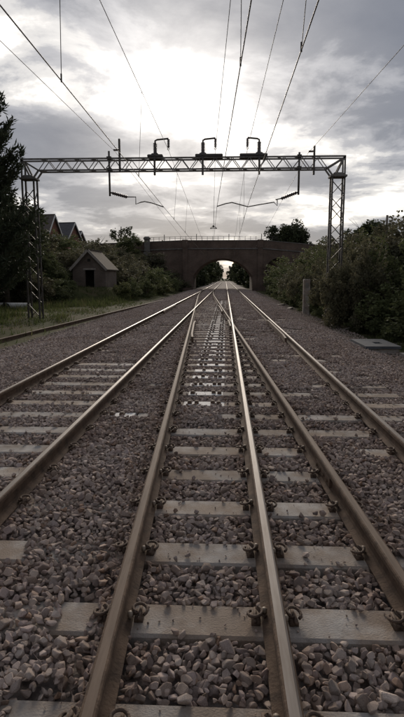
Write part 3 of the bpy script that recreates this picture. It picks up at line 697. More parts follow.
for yy, nm in ((BY0 - 0.04, 'parapet'), (BY1 - 0.36, 'parapet')):
    mb = MB()
    for a, b in zip(xs_[:-1], xs_[1:]):
        za, zb = ptop(a), ptop(b)
        v = [(a, yy, za - 1.26), (b, yy, zb - 1.26), (b, yy + .4, zb - 1.26), (a, yy + .4, za - 1.26), (a, yy, za - .12), (b, yy, zb - .12), (b, yy + .4, zb - .12), (a, yy + .4, za - .12)]
        mb.add(v, [(0, 1, 5, 4), (2, 3, 7, 6), (4, 5, 6, 7), (3, 2, 1, 0)])
    p = mb.build(nm, 'bridge_brick', br)
    mb = MB(); mc = MB()
    for a, b in zip(xs_[:-1], xs_[1:]):
        for m_, d0, d1, z0, z1 in ((mb, -.05, .45, -.12, 0), (mc, -.09, .0, -1.42, -1.24)):
            za, zb = ptop(a), ptop(b)
            v = [(a, yy + d0, za + z0), (b, yy + d0, zb + z0), (b, yy + d1, zb + z0), (a, yy + d1, za + z0), (a, yy + d0, za + z1), (b, yy + d0, zb + z1), (b, yy + d1, zb + z1), (a, yy + d1, za + z1)]
            m_.add(v, [(0, 1, 5, 4), (2, 3, 7, 6), (4, 5, 6, 7), (3, 2, 1, 0)])
    mb.build('coping', 'coping', p); mc.build('string_course', 'coping', p)
for ar in ((AX0, AX1, ASP, ACR), (6.4, 10.6, 3.1, 4.8)):       # projecting voussoir ring
    mb = MB(); X = np.linspace(ar[0], ar[1], 41); cx = (ar[0] + ar[1]) / 2; rise = ar[3] - ar[2]; half = (ar[1] - ar[0]) / 2; rad = (half ** 2 + rise ** 2) / (2 * rise); cz = ar[3] - rad
    P2 = []
    for x in X:
        z = arch(x, *ar); n = Vector((x - cx, 0, z - cz)).normalized(); P2.append((Vector((x, 0, z + .003)), Vector((x, 0, z)) + n * 0.5))
    for (p0, p1), (q0, q1) in zip(P2[:-1], P2[1:]):
        v = [(p.x, y, p.z) for y in (BY0 - .07, BY0 + .02) for p in (p0, q0, q1, p1)]
        mb.add(v, [(0, 1, 2, 3), (3, 2, 6, 7), (0, 4, 5, 1)])
    mb.build('arch_ring', 'bridge_brick', br)
for x in (-6.5, 5.5):
    mb = MB().chbox((x - 0.4, BY0 - 0.16, -1), (x + 0.4, BY0 + .1, ptop(x) - 1.0), 0.05).chbox((x - 0.48, BY0 - 0.22, ptop(x) - 1.2), (x + 0.48, BY0 + .1, ptop(x) + .08), 0.04); mb.build('pilaster', 'bridge_brick', br)
# iron railing on the parapet
rl = inst('railing', None, br)
for i, x in enumerate(np.arange(-12.4, 8.2, 0.86)):
    big = i % 6 == 3
    MB().bar((x, BY0 + .16, ptop(x) - .05), (x, BY0 + .16, ptop(x) + (0.98 if big else 0.62)), 0.10 if big else 0.055).build('railing_post', 'dark_metal', rl)
for dz in (0.60, 0.32):
    MB().tube([(x, BY0 + .16, ptop(x) + dz) for x in np.arange(-12.5, 8.4, 1.3)], 0.03, 6).build('railing_bar', 'dark_metal', rl)
t = thing('stone_pillar', 'pale stepped stone pillar at the hut-side end of the bridge', 'pillar', (-12.5, 84.4, 2.4))
MB().chbox((-0.85, -0.5, -1.2), (0.85, 0.5, 1.2), 0.25).build('base', 'coping', t)
MB().chbox((-0.6, -0.4, 1.2), (0.6, 0.4, 3.4), 0.2).build('shaft', 'coping', t)
MB().chbox((-0.42, -0.33, 3.4), (0.42, 0.33, 5.3), 0.08).chbox((-0.52, -0.42, 5.3), (0.52, 0.42, 5.75), 0.2).build('head', 'coping', t)

# ------------------------------------------------------------------ hut and houses
def gable_building(t, w, l, he, hr, wallm, roofm, bargem, over=0.25, th=0.09, door=None):
    # gable end on -Y at y=0, ridge along +Y, centred on x=0
    mb = MB(); h = w / 2
    if door:
        d0, d1, dz = door
        mb.add([(-h, 0, -1.8), (d0, 0, -1.8), (d0, 0, dz), (-h, 0, dz)], [(0, 1, 2, 3)]); mb.add([(d1, 0, -1.8), (h, 0, -1.8), (h, 0, dz), (d1, 0, dz)], [(0, 1, 2, 3)])
        mb.add([(-h, 0, dz), (d0, 0, dz), (d1, 0, dz), (h, 0, dz), (h, 0, he), (0, 0, hr), (-h, 0, he)], [(0, 1, 2, 3, 4, 5, 6)])
        for x in (d0, d1): mb.add([(x, 0, -1.8), (x, .24, -1.8), (x, .24, dz), (x, 0, dz)], [(0, 1, 2, 3)])
        mb.add([(d0, 0, dz), (d1, 0, dz), (d1, .24, dz), (d0, .24, dz)], [(0, 1, 2, 3)])
    else: mb.add([(-h, 0, -1.8), (h, 0, -1.8), (h, 0, he), (0, 0, hr), (-h, 0, he)], [(0, 1, 2, 3, 4)])
    mb.add([(-h, l, -1.8), (h, l, -1.8), (h, l, he), (0, l, hr), (-h, l, he)], [(4, 3, 2, 1, 0)])
    for x in (-h, h): mb.add([(x, 0, -1.8), (x, l, -1.8), (x, l, he), (x, 0, he)], [(0, 1, 2, 3)])
    mb.build('wall', wallm, t)
    sl = (hr - he) / h; rf = inst('roof', None, t)
    for s in (-1, 1):
        xe = s * (h + over); ze = he - sl * over
        a = MB(); v = []
        for y in (-over, l + over):
            v += [(0, y, hr + .01), (xe, y, ze + .01), (xe, y, ze + th + .01), (0, y, hr + th + .01)]
        a.add(v, [(0, 1, 2, 3), (7, 6, 5, 4), (3, 2, 6, 7), (1, 5, 6, 2), (0, 4, 5, 1)]); a.build('roof_slope', roofm, rf)
        MB().bar((s * .02, -over - .03, hr + .02), (xe, -over - .03, ze + .02), 0.05, 0.20).build('barge_board', bargem, rf)
    MB().bar((0, -over, hr + th + .02), (0, l + over, hr + th + .02), 0.18, 0.10).build('ridge_tiles', roofm, rf)
    return t
hut = thing('lineside_hut', 'small brick lineside hut with gable roof and dark open doorway', 'hut', (-10.95, 42, 0.90), R(-3))
gable_building(hut, 2.7, 3.4, 1.5, 2.88, 'hut_brick', 'moss_roof', 'barge', 0.18, 0.08, (-0.34, 0.46, 1.36))
MB().box((-1.2, 1.2, -.3), (1.2, 1.25, 1.5)).build('dark_backing', 'void', hut)  # near-black sheet behind the doorway, stands in for the unlit interior
MB().chbox((-0.46, -0.03, 1.36), (0.58, 0.10, 1.50), 0.01).build('lintel', 'barge', hut)
MB().box((0.40, 0.08, -.3), (0.455, 0.16, 1.355)).build('door_frame', 'barge', hut)
MB().chbox((-0.09, -0.02, 2.02), (0.14, 0.06, 2.24), 0.01).build('vent', 'void', hut)
def window(t, c, w, h, yaw=0):
    o = inst('window', None, t, c, yaw)
    MB().box((-w / 2, -.06, -h / 2), (w / 2, .02, h / 2)).build('pane', 'glass', o)
    mb = MB()
    for a, b in (((-w / 2, 0, -h / 2), (w / 2, 0, -h / 2)), ((-w / 2, 0, h / 2), (w / 2, 0, h / 2)), ((-w / 2, 0, -h / 2), (-w / 2, 0, h / 2)), ((w / 2, 0, -h / 2), (w / 2, 0, h / 2)), ((0, 0, -h / 2), (0, 0, h / 2))):
        mb.bar(Vector(a) + Vector((0, -.05, 0)), Vector(b) + Vector((0, -.05, 0)), 0.08, 0.08)
    mb.build('frame', 'white_paint', o)
def house(loc, rz, w, l, he, hr, roofm, label):
    t = thing('house', label, 'house', loc, rz)
    gable_building(t, w, l, he, hr, 'house_brick', roofm, 'white_paint', 0.3, 0.12)
    window(t, (0, -.0, he - 1.0), 1.1, 1.2)
    for k in range(2): window(t, (-w / 2, 1.8 + 2.6 * k, he - 1.0), 1.1, 1.2, -math.pi / 2)
    for k in range(2): window(t, (w / 2, 1.8 + 2.6 * k, he - 1.0), 1.1, 1.2, math.pi / 2)
    MB().box((-w * .22 - .35, l * .7, hr - 1.5), (-w * .22 + .35, l * .7 + .9, hr + .7)).build('chimney', 'house_brick', t)
    return t
house((-24.4, 75, 3.4), R(80), 3.3, 9, 4.7, 7.0, 'roof_tile', 'brick house with brown roof and white barge boards beside the dark trees')
house((-23.0, 80, 3.4), R(80), 4.2, 8, 4.2, 6.4, 'slate', 'lower brick house with dark slate roof and white barge boards')
house((-25.0, 91, 3.4), R(80), 3.4, 7, 4.4, 6.1, 'slate', 'far brick house mostly hidden behind the slate roofed house')

# ------------------------------------------------------------------ vegetation
def leaves(centres, radii, per, size, seed, flat=0.55, aspect=1.6):
    rg = np.random.default_rng(seed); C = np.repeat(np.asarray(centres, float), per, 0); r = np.repeat(np.asarray(radii, float), per)
    n = len(C); d = rg.normal(size=(n, 3)); d /= np.linalg.norm(d, axis=1)[:, None]
    p = C + d * (r * rg.random(n) ** 0.45)[:, None]
    u = rg.normal(size=(n, 3)); u[:, 2] *= flat; u /= np.linalg.norm(u, axis=1)[:, None]
    w = rg.normal(size=(n, 3)); v = np.cross(u, w); v /= np.linalg.norm(v, axis=1)[:, None]
    s = size * rg.uniform(0.6, 1.35, n)[:, None]
    V = np.stack([p - u * s * aspect / 2, p + v * s / 2, p + u * s * aspect / 2, p - v * s / 2], 1).reshape(-1, 3)
    return V, np.arange(n * 4).reshape(-1, 4)
def crown_centres(rx, ry, rz, n, seed, z0=0.0, shell=0.35):
    rg = np.random.default_rng(seed); d = rg.normal(size=(n, 3)); d /= np.linalg.norm(d, axis=1)[:, None]
    rad = (shell + (1 - shell) * rg.random(n) ** 0.5)
    lob = 1 + 0.22 * np.sin(3 * np.arctan2(d[:, 1], d[:, 0]) + seed) + 0.15 * np.sin(5 * d[:, 2] + seed * 2)
    return d * (rad * lob)[:, None] * np.array([rx, ry, rz]) + np.array([0, 0, z0])
def limb_mesh(h, spread, n, seed, r0=0.16, top=0.85):
    rr = random.Random(seed); mb = MB()
    mb.tube([(0, 0, -0.3), (rr.uniform(-.1, .1), rr.uniform(-.1, .1), h * .35), (rr.uniform(-.2, .2), rr.uniform(-.2, .2), h * top)], [r0, r0 * .75, r0 * .2], 8)
    tips = []
    for i in range(n):
        a = i * 2.4 + rr.uniform(-.4, .4); z = h * rr.uniform(.25, .7); L = spread * rr.uniform(.6, 1.1)
        p1 = Vector((math.cos(a) * L * .5, math.sin(a) * L * .5, z + L * .45)); p2 = Vector((math.cos(a) * L, math.sin(a) * L, z + L * rr.uniform(.6, 1.0)))
        mb.tube([(0, 0, z), p1, p2], [r0 * .45, r0 * .28, r0 * .07], 6); tips.append(p2)
        for j in range(3):
            b = a + rr.uniform(-.9, .9); q = p1.lerp(p2, rr.uniform(0, .8)); e = q + Vector((math.cos(b), math.sin(b), rr.uniform(.5, 1.3))) * L * .4
            mb.tube([q, e], [r0 * .16, r0 * .04], 5); tips.append(e)
    return mb, tips
# bush prototypes about 1 m in half-width, 2 m tall
BUSH = []
for i in range(6):
    cc = crown_centres(0.95, 0.95, 0.95, 60, 20 + i, 0.95, 0.3); cc[:, 2] = np.maximum(cc[:, 2], 0.08)
    rg = np.random.default_rng(70 + i)
    sh = []
    for k in range(14):                                # long shoots that break the outline
        a = rg.uniform(0, 6.28); el = rg.uniform(.3, 1.4); d = np.array([math.cos(a) * math.cos(el), math.sin(a) * math.cos(el), math.sin(el)])
        for t_ in np.linspace(0.85, 1.35, 6): sh.append(np.array([0, 0, .9]) + d * t_)
    V1, F1 = leaves(cc, rg.uniform(.16, .38, len(cc)), 150, 0.058, 30 + i)
    V2, F2 = leaves(sh, np.full(len(sh), 0.06), 7, 0.055, 50 + i)
    BUSH.append((np.concatenate([V1, V2]), np.concatenate([F1, F2 + len(V1)])))
BUSHM = {}
def bush_mesh(i, m):
    if (i, m) not in BUSHM: BUSHM[(i, m)] = np_mesh('foliage', *BUSH[i], m)
    return BUSHM[(i, m)]
STEM = []
for i in range(3):
    mb = MB(); rr = random.Random(i)
    for k in range(6):
        a = rr.uniform(0, 6.28); mb.tube([(0.05 * math.cos(a), 0.05 * math.sin(a), -0.25), (.3 * math.cos(a), .3 * math.sin(a), .6), (.65 * math.cos(a), .65 * math.sin(a), 1.4)], [.03, .02, .006], 5)
    STEM.append(mb.mesh('stem', 'bark'))
nbush = 0
def bush(x, y, rx, h, m, label, group, name='bush'):
    global nbush; nbush += 1
    z = float(ground(x, y))
    t = thing(name, label, 'bush', (x, y, z), random.uniform(0, 6.28), group)
    sc = (rx, rx * random.uniform(.85, 1.15), h / 1.95)
    inst('foliage', bush_mesh(nbush % 6, m), t, None, 0, sc); inst('stem', STEM[nbush % 3], t, None, 0, sc)
    return t
# bramble bank on the side of the concrete post
GL = 'bramble bushes crowding the bank beside the grey pit cover'
LB = 'dense dark bramble bush in the thicket beyond the grey pit cover'
for y, xo, rx, h in ((9.5, 6.2, 1.3, 2.3), (11.5, 6.6, 1.4, 2.5), (13.3, 7.4, 1.5, 2.8), (15.6, 6.5, 1.4, 2.2), (19.6, 5.25, 0.95, 3.0), (20.9, 5.0, .75, 2.8), (21.1, 4.5, .7, 2.7), (24.4, 5.35, 1.0, 3.0), (27.0, 5.5, 1.0, 2.6), (22.6, 5.6, 1.2, 3.5), (32.0, 5.6, 1.1, 2.8), (36.5, 5.5, 1.1, 2.7), (42, 5.6, 1.2, 2.6), (17.0, 7.6, 1.7, 3.1), (18.4, 6.3, 1.2, 2.2), (19.5, 8.6, 1.8, 3.5), (20.6, 6.2, 1.2, 2.6), (22.6, 6.9, 1.5, 3.4), (24.6, 6.0, 1.2, 2.5), (25.6, 8.2, 1.9, 3.7),
                      (27.4, 6.4, 1.5, 3.0), (30.0, 7.4, 1.8, 3.3), (32.5, 6.2, 1.3, 2.4), (35.5, 7.0, 1.8, 3.2), (39.0, 6.3, 1.5, 2.6), (42.5, 7.4, 2.0, 3.4), (47, 6.5, 1.7, 2.6), (52, 7.4, 2.1, 3.4), (57, 6.5, 1.8, 2.4), (62, 8.0, 2.4, 3.4), (67, 7.0, 1.8, 2.2), (72, 8.8, 2.4, 3.0), (77, 7.4, 2.0, 2.2),
                      (15, 9.8, 2.0, 3.4), (21.5, 10.6, 2.2, 3.6), (29, 10.5, 2.4, 3.6), (37, 10.5, 2.4, 3.4), (48, 11, 2.8, 3.6), (60, 12, 3, 3.6), (72, 13, 3, 3.4), (12.0, 10.5, 2.0, 3.2)):
    m = random.choice(['bramble_leaf', 'bramble_leaf', 'bush_leaf']); h = h * (0.93 if y < 31 else 1)
    kind = 'dull brownish bramble bush' if m == 'bramble_leaf' else 'greener leafy bush'
    where = 'in the thicket beside the grey pit cover' if y < 18.3 else 'crowding round the bramble-side gantry mast' if y < 26 else 'behind the concrete post' if y < 36 else 'on the bank between concrete post and bridge'
    bush(xo, y, rx, h, m, kind + ' ' + where, kind + ' ' + where)
for y, xo, rx, h in ((24.0, 5.2, .7, 1.0), (28.5, 5.3, .8, 1.2), (21.0, 5.3, .6, .8), (34, 5.2, .7, 1.1), (41, 5.2, .9, 1.2), (50, 5.3, 1, 1.2), (18.2, 5.6, .7, .9), (16.4, 5.35, .5, .6), (19.4, 4.95, .45, .5), (25.8, 4.9, .5, .6), (31.6, 4.95, .5, .6), (37.5, 4.9, .6, .7), (45, 5.0, .6, .7), (60, 5.6, 1.1, 1.3)):
    bush(xo, y, rx, h, 'bush_leaf', 'low bush spreading at the foot of the bramble bank', 'low bushes at the foot of the bramble bank')
# hut side
GH = 'bushes overgrowing the bank around the brick hut'
for y, xo, rx, h, m in ((36, -15.5, 1.8, 2.2, 'bush_leaf'), (38, -18, 2.2, 2.8, 'bramble_leaf'), (41, -14.3, 1.3, 1.6, 'bush_leaf'), (44, -16.5, 2.2, 2.6, 'bramble_leaf'), (47.5, -13.2, 2.2, 2.4, 'bramble_leaf'), (50, -10.0, 1.9, 2.6, 'bramble_leaf'), (52, -17, 2.6, 2.8, 'bush_leaf'),
                       (45, -8.2, 1.0, 1.5, 'bush_leaf'), (42.6, -8.4, .8, 1.2, 'light_leaf'), (49, -7.6, 1.1, 1.5, 'bush_leaf'), (54, -8.2, 1.6, 2.4, 'bush_leaf'), (58, -10.5, 2.4, 3.0, 'bramble_leaf'), (55, -13.5, 2.4, 2.8, 'bramble_leaf'), (59, -7.2, 1.3, 1.6, 'light_leaf'), (63, -8.6, 2.0, 2.6, 'bush_leaf'),
                       (66, -12.0, 2.4, 3.0, 'bramble_leaf'), (64, -16, 2.8, 3.2, 'bramble_leaf'), (69, -7.2, 1.5, 1.9, 'bush_leaf'), (73, -9.4, 2.2, 2.4, 'bush_leaf'), (77, -7.2, 1.6, 1.8, 'bramble_leaf'), (78, -11, 2.2, 2.4, 'bramble_leaf'), (81, -14.6, 2.2, 2.6, 'bush_leaf'), (82, -8.4, 1.7, 2.4, 'bramble_leaf'), (74, -15.6, 2.4, 2.6, 'bramble_leaf'),
                       (72, -20, 2.6, 2.2, 'bramble_leaf'), (61, -20.5, 2.6, 2.2, 'bush_leaf'), (33, -17, 2.0, 2.4, 'bramble_leaf'), (32.3, -12.2, 1.4, 2.0, 'bramble_leaf'), (34.6, -11.6, 1.2, 1.5, 'bush_leaf'), (33.4, -14, 1.5, 2.4, 'bramble_leaf'), (37.5, -11.6, 1.1, 1.2, 'bush_leaf'), (35, -13.8, 1.4, 1.7, 'bush_leaf'), (30.5, -14.4, 1.5, 1.8, 'bramble_leaf'), (39.5, -16, 1.8, 2.2, 'bush_leaf'), (40, -12.9, .9, 1.1, 'bush_leaf'), (34, -20, 2.4, 3.0, 'bramble_leaf'), (27, -13.4, 1.2, 1.5, 'bush_leaf'), (44.5, -13.6, 1.2, 1.9, 'bramble_leaf'), (48, -20, 2.6, 2.8, 'bramble_leaf'), (56, -20, 2.6, 2.8, 'bramble_leaf'), (41, -21, 2.4, 2.8, 'bush_leaf'), (67, -17, 2.6, 2.6, 'bush_leaf'), (29, -16.2, 2.0, 2.6, 'bush_leaf')):
    kind = {'bramble_leaf': 'dull brownish bramble bush', 'bush_leaf': 'green leafy bush', 'light_leaf': 'yellowish green bush'}[m]
    where = 'on the bank between the pipe and the hut' if y < 41.8 else 'crowding close round the brick hut' if y < 53 else 'on the bank between brick hut and bridge' if xo > -14.2 else 'on the slope below the brick houses'
    bush(xo, y, rx, h, m, kind + ' ' + where, kind + ' ' + where)

def tree(x, y, h, rx, label, group, m, nclump=90, per=110, leaf=0.14, seed=0, clump=(.5, 1.0), frac=0.42, dense=True, z=None, shell=.35, name='tree'):
    zg = float(ground(x, y)) if z is None else z
    t = thing(name, label, 'tree', (x, y, zg), 0, group)
    mb, tips = limb_mesh(h, rx * .9, 9, seed, r0=0.03 * h + .04); mb.build('trunk', 'bark', t, True)
    rg = np.random.default_rng(seed); rzz = h * (1 - frac * .55) / 2
    if dense: cc = crown_centres(rx, rx, rzz, nclump, seed, h - rzz, shell)
    else: cc = np.array([tuple(p) for p in tips])
    V, F = leaves(cc, rg.uniform(*clump, len(cc)), per, leaf, seed + 1)
    inst('crown', np_mesh('crown', V, F, m), t); return t
tree(-12.9, 30.5, 6.4, 2.5, 'dark broadleaf tree behind the hut-side mast of the gantry', None, 'tree_leaf', 150, 120, 0.12, 3, (.35, .7))
tree(-13.6, 24.5, 5.8, 2.4, 'dark broadleaf tree behind the tall conifer', None, 'tree_leaf', 110, 110, 0.12, 5, (.35, .7))
tree(-16.2, 31.5, 5.0, 2.2, 'low dark tree on the bank between the conifer and the houses', None, 'tree_leaf', 100, 110, 0.12, 6, (.35, .7))
tree(13.0, 112, 10.6, 4.4, 'dense rounded dark tree rising behind the bridge parapet', None, 'tree_leaf', 120, 130, 0.30, 11, (.8, 1.5))
tree(-19.8, 100, 7.4, 2.4, 'sparse tree with open branches behind the stone pillar', None, 'tree_leaf', 40, 18, 0.24, 13, (.25, .7), dense=False)
tree(-17.6, 104, 5.2, 1.6, 'narrow sparse tree beside the open branched tree', None, 'tree_leaf', 40, 18, 0.24, 14, (.25, .6), dense=False)
tree(-11.4, 104, 6.4, 2.0, 'thin brownish tree showing above the bridge railing', None, 'autumn_leaf', 40, 14, 0.22, 17, (.25, .6), dense=False)
tree(8.4, 40, 4.2, 1.5, 'bare topped small tree poking out of the bramble bank', None, 'bramble_leaf', 40, 30, 0.10, 19, (.2, .5), dense=False)
tree(9.8, 27, 4.0, 1.3, 'straggly sapling on top of the bramble bank', None, 'bramble_leaf', 40, 30, 0.10, 23, (.2, .45), dense=False)
k = 0
for x, y, h, rx in ((-8.6, 100, 6.5, 2.6), (-7.9, 110, 7.0, 2.6), (-7.4, 122, 7.6, 2.8), (-7.2, 138, 8.0, 3.0), (-7.2, 158, 8.5, 3.2), (-7.0, 185, 10, 3.2), (-7.2, 215, 11, 3.4), (-7.0, 250, 12, 3.4), (-6.8, 290, 12, 3.6), (-6.6, 330, 12, 3.6), (-5.4, 420, 12, 4)):
    tree(x, y, h, rx, 'leafy tree beyond the bridge on the hut side of the line', 'trees beyond the bridge, hut side', 'tree_leaf', 80, 100, 0.34, 40 + k, (.6, 1.2), frac=-.1); k += 1
for x, y, h, rx in ((7.4, 100, 5.5, 2.4), (6.6, 110, 6.0, 2.5), (6.0, 124, 6.6, 2.6), (5.8, 142, 7.0, 2.8), (5.7, 165, 7.4, 3.0), (6.2, 195, 8.5, 3.2), (6.4, 225, 9.5, 3.4), (6.6, 265, 10, 3.6), (6.6, 310, 10, 3.8), (6.0, 370, 10, 4), (4.4, 430, 9, 4)):
    tree(x, y, h, rx, 'leafy tree beyond the bridge on the bramble side of the line', 'trees beyond the bridge, bramble side', 'tree_leaf', 80, 100, 0.34, 60 + k, (.6, 1.2), frac=-.1); k += 1
k = 0
for x, y, h in ((-34, 95, 6), (-40, 110, 7), (-30, 118, 6), (28, 100, 6), (36, 115, 7), (22, 82, 4)):
    tree(x, y, h, 3.2, 'background tree on the far side of the road by the bridge', 'background trees by the road', 'tree_leaf', 50, 70, 0.28, 90 + k, (.6, 1.2)); k += 1

# conifer: whorls of rising boughs carrying flat sprays
def conifer(x, y, h, rbase, label, seed, name='conifer_tree'):
    zg = float(ground(x, y)); t = thing(name, label, 'tree', (x, y, zg))
    rg = np.random.default_rng(seed); mb = MB(); mb.tube([(0, 0, -.3), (0.05, 0, h * .5), (0, 0.05, h)], [0.19, 0.12, 0.02], 8)
    pv = []; z = 1.2
    while z < h - 0.1:
        L0 = rbase * (1 - (z / h) ** 1.6) ** 0.8 + 0.12
        for q in range(int(7)):
            a = rg.uniform(0, 6.283); L = L0 * rg.uniform(.6, 1.12); up = rg.uniform(0.15, 0.55) + 0.35 * (z / h)
            pts = [np.array([0, 0, z])]
            for s in np.linspace(0.2, 1, 6): pts.append(np.array([math.cos(a) * L * s, math.sin(a) * L * s, z + L * (up * s * .4 + .38 * s ** 2.2) - 0.10 * L * math.sin(s * 3.1)]))
            mb.tube([tuple(p) for p in pts[::2]], [.035, .024, .014, .005], 5)
            for i in range(len(pts) - 1):
                for s in np.linspace(0, 1, 5):
                    if i == 0 and s < .5: continue
                    c = pts[i] * (1 - s) + pts[i + 1] * s; d = pts[i + 1] - pts[i]; d = d / np.linalg.norm(d)
                    for w in range(9):
                        dd = d * rg.uniform(.5, 1.1) + rg.normal(size=3) * .55; dd[2] += rg.uniform(-.15, .35); dd /= np.linalg.norm(dd)
                        sd_ = np.cross(dd, rg.normal(size=3)); sd_ /= np.linalg.norm(sd_); ln = rg.uniform(.14, .34)
                        p = c + rg.normal(size=3) * .04
                        pv += [p, p + dd * ln * .5 + sd_ * .028, p + dd * ln, p + dd * ln * .5 - sd_ * .028]
        z += 0.21 + 0.06 * rg.random()
    mb.build('trunk', 'bark', t)
    V = np.array(pv); inst('crown', np_mesh('crown', V, np.arange(len(V)).reshape(-1, 4), 'conifer_leaf'), t)
conifer(-9.4, 19.4, 10.2, 2.3, 'tall dark conifer beside the hut-side mast of the gantry', 3)
conifer(-11.6, 21.5, 8.8, 2.4, 'second dark conifer half hidden behind the tall one', 8)

# grass
ng = 110000; rg = np.random.default_rng(5)
gxp = rg.uniform(-24, -5.9, ng); gyp = 12 + rg.random(ng) ** 1.2 * 50
dn = vnoise(gxp, gyp, 0.5, 4); kp = (dn + rg.random(ng) * .5 > 0.55) & ((gxp < -7.4) | (rg.random(ng) < .3 * smooth(-5.8, -7.0, gxp) * (vnoise(gxp, gyp, 1.7, 14) > .45))) & ~((gxp > -12.6) & (gxp < -9.2) & (gyp > 41.5) & (gyp < 46.5))
gxp = gxp[kp]; gyp = gyp[kp]; n = len(gxp); gz = ground(gxp, gyp)
hgt = rg.uniform(.04, .17, n) * (0.5 + dn[kp]) * np.where(vnoise(gxp, gyp, 1.3, 21) > .62, 2.4, 1.0); an = rg.uniform(0, 6.283, n); lean = rg.uniform(-.5, .5, (n, 2)) * hgt[:, None]; wd = rg.uniform(.012, .028, n)
B = np.stack([gxp, gyp, gz - .01], -1); S = np.stack([np.cos(an) * wd, np.sin(an) * wd, 0 * an], -1); T = B + np.stack([lean[:, 0], lean[:, 1], hgt], -1)
V = np.stack([B - S, B + S, T + S * .15, T - S * .15], 1).reshape(-1, 3)
stuff(inst('grass', np_mesh('grass', V, np.arange(n * 4).reshape(-1, 4), 'blade')))
ng = 14000; gxp = rg.uniform(4.5, 7.5, ng); gyp = 8 + rg.random(ng) * 50; n = ng; gz = ground(gxp, gyp); hgt = rg.uniform(.05, .3, n); an = rg.uniform(0, 6.283, n)
kp = (vnoise(gxp, gyp, .8, 6) > .5) & (gxp > 4.75); gxp, gyp, gz, hgt, an = [a[kp] for a in (gxp, gyp, gz, hgt, an)]; n = len(gxp)
B = np.stack([gxp, gyp, gz - .01], -1); S = np.stack([np.cos(an), np.sin(an), 0 * an], -1) * .016; T = B + np.stack([rg.uniform(-.1, .1, n), rg.uniform(-.1, .1, n), hgt], -1)
V = np.stack([B - S, B + S, T + S * .15, T - S * .15], 1).reshape(-1, 3)
stuff(inst('weeds', np_mesh('weeds', V, np.arange(n * 4).reshape(-1, 4), 'blade')))

# ------------------------------------------------------------------ small lineside things
t = thing('concrete_post', 'weathered square concrete post standing before the brambles', 'post', (4.58, 30, float(ground(4.58, 30))))
MB().chbox((-0.18, -0.15, -0.2), (0.18, 0.15, 1.95), 0.03).build('shaft', 'concrete', t)
MB().box((-0.09, -0.156, 1.45), (0.09, -0.149, 1.75)).build('number_plate', 'galv', t)
t = thing('pit_cover', 'blue grey slab pit cover with a dark lifting hole', 'pit cover', (4.13, 14.55, -0.42))
mb = MB(); W2, L2, zt = 0.46, 0.85, 0.25
hx0, hx1, hy0, hy1 = -0.05, 0.16, -0.25, 0.10
for a, b in (((-W2, -L2, zt - .07), (W2, hy0, zt)), ((-W2, hy1, zt - .07), (W2, L2, zt)), ((-W2, hy0, zt - .07), (hx0, hy1, zt)), ((hx1, hy0, zt - .07), (W2, hy1, zt))): mb.box(a, b)
mb.build('lid', 'blue_grey', t)
MB().box((-W2 + .04, -L2 + .04, -.15), (W2 - .04, L2 - .04, zt - .072)).build('pit_wall', 'concrete', t)
t = thing('concrete_trough', 'flat concrete cable trough lid lying past the pit cover', 'trough lid', (5.0, 13.4, -0.36), R(8))
MB().chbox((-0.5, -0.16, -.05), (0.5, 0.16, 0.06), .01).build('lid', 'concrete', t)
t = thing('concrete_pipe', 'pale concrete pipe lying in the grass below the bank', 'pipe', (-11.5, 28.4, float(ground(-11.5, 28.4)) + .20), R(-6))
n = 16; mb = MB(); vs = []
for x in (-1.4, 0.75):
    for r in (0.17, 0.13):
        vs += [(x, r * math.cos(2 * math.pi * k / n), r * math.sin(2 * math.pi * k / n)) for k in range(n)]
fs = []
for k in range(n):
    k2 = (k + 1) % n; fs += [(k, k2, 2 * n + k2, 2 * n + k), (n + k, 3 * n + k, 3 * n + k2, n + k2), (k, n + k, n + k2, k2), (2 * n + k, 2 * n + k2, 3 * n + k2, 3 * n + k)]
mb.add(vs, fs); mb.build('barrel', 'pipe_white', t, True)
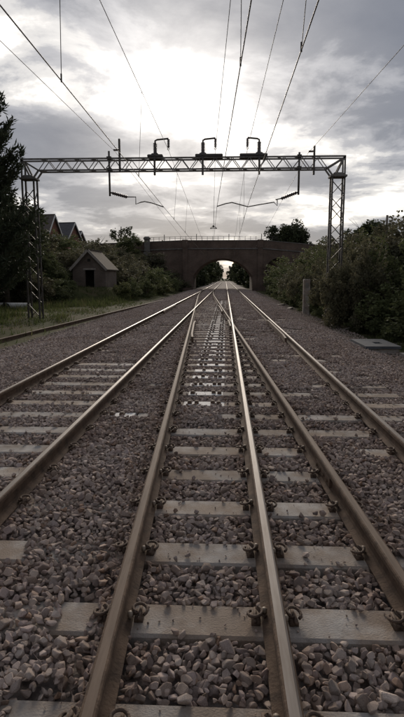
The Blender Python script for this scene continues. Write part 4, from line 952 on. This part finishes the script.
t = thing('rubbish_sack', 'black sack slumped over the pale concrete pipe', 'sack', (-12.0, 28.15, float(ground(-12.0, 28.15)) + .02))
bm = bmesh.new(); bmesh.ops.create_icosphere(bm, subdivisions=3, radius=1)
for v in bm.verts:
    f_ = 1 + .16 * math.sin(v.co.x * 5 + v.co.z * 3) + .10 * math.sin(v.co.y * 9 + v.co.x * 4); v.co = Vector((v.co.x * .24 * f_, v.co.y * .13 * f_, max(-.02, .17 + v.co.z * .19 * f_)))
me = bpy.data.meshes.new('bag'); bm.to_mesh(me); bm.free(); me.materials.append(MATS['black_plastic']); inst('bag', me, t)
t = thing('marker_block', 'small white painted block in the grass before the pipe', 'block', (-12.3, 26.9, float(ground(-12.3, 26.9))))
MB().chbox((-.14, -.1, -.05), (.14, .1, .22), .02).build('block', 'white_paint', t)
t = thing('wooden_pole', 'short grey wooden pole sticking out above the brambles', 'pole', (8.85, 30, float(ground(8.85, 30)) - .2))
MB().tube([(0, 0, 0), (0.02, 0, 5.03 - float(ground(8.85, 30)) + .2)], [0.075, 0.06], 8).build('shaft', 'timber', t); MB().box((-.09, -.03, 3.7), (.11, .03, 3.78)).build('cross_piece', 'timber', t)
for i, (x, y, L, a, w, lab) in enumerate(((4.35, 21.6, 1.5, 100, .07, 'pale broken plank lying at the foot of the brambles'), (4.75, 20.4, 1.1, 62, .06, 'short grey stick beside the broken plank'), (4.55, 23.0, .9, 20, .08, 'weathered board end near the gantry mast'), (5.3, 15.6, 1.6, 10, .06, 'pale bar lying behind the pit cover'), (5.2, 12.9, 1.5, -12, .06, 'thin pale bar in front of the brambles past the trough lid'), (4.1, 33.5, 1.4, 75, .12, 'dark timber baulk on the ballast edge beyond the post'), (3.95, 38, 1.2, 60, .12, 'dark timber baulk farther along the ballast edge'))):
    z = max(float(ground(x, y)), float(level(x, y)) - .02 if x < 4.6 else -9) + .04
    t = thing('timber_piece', lab, 'plank', (x, y, z), R(a)); MB().chbox((-L / 2, -w, -.05), (L / 2, w, .05), .01).build('board', 'timber', t)
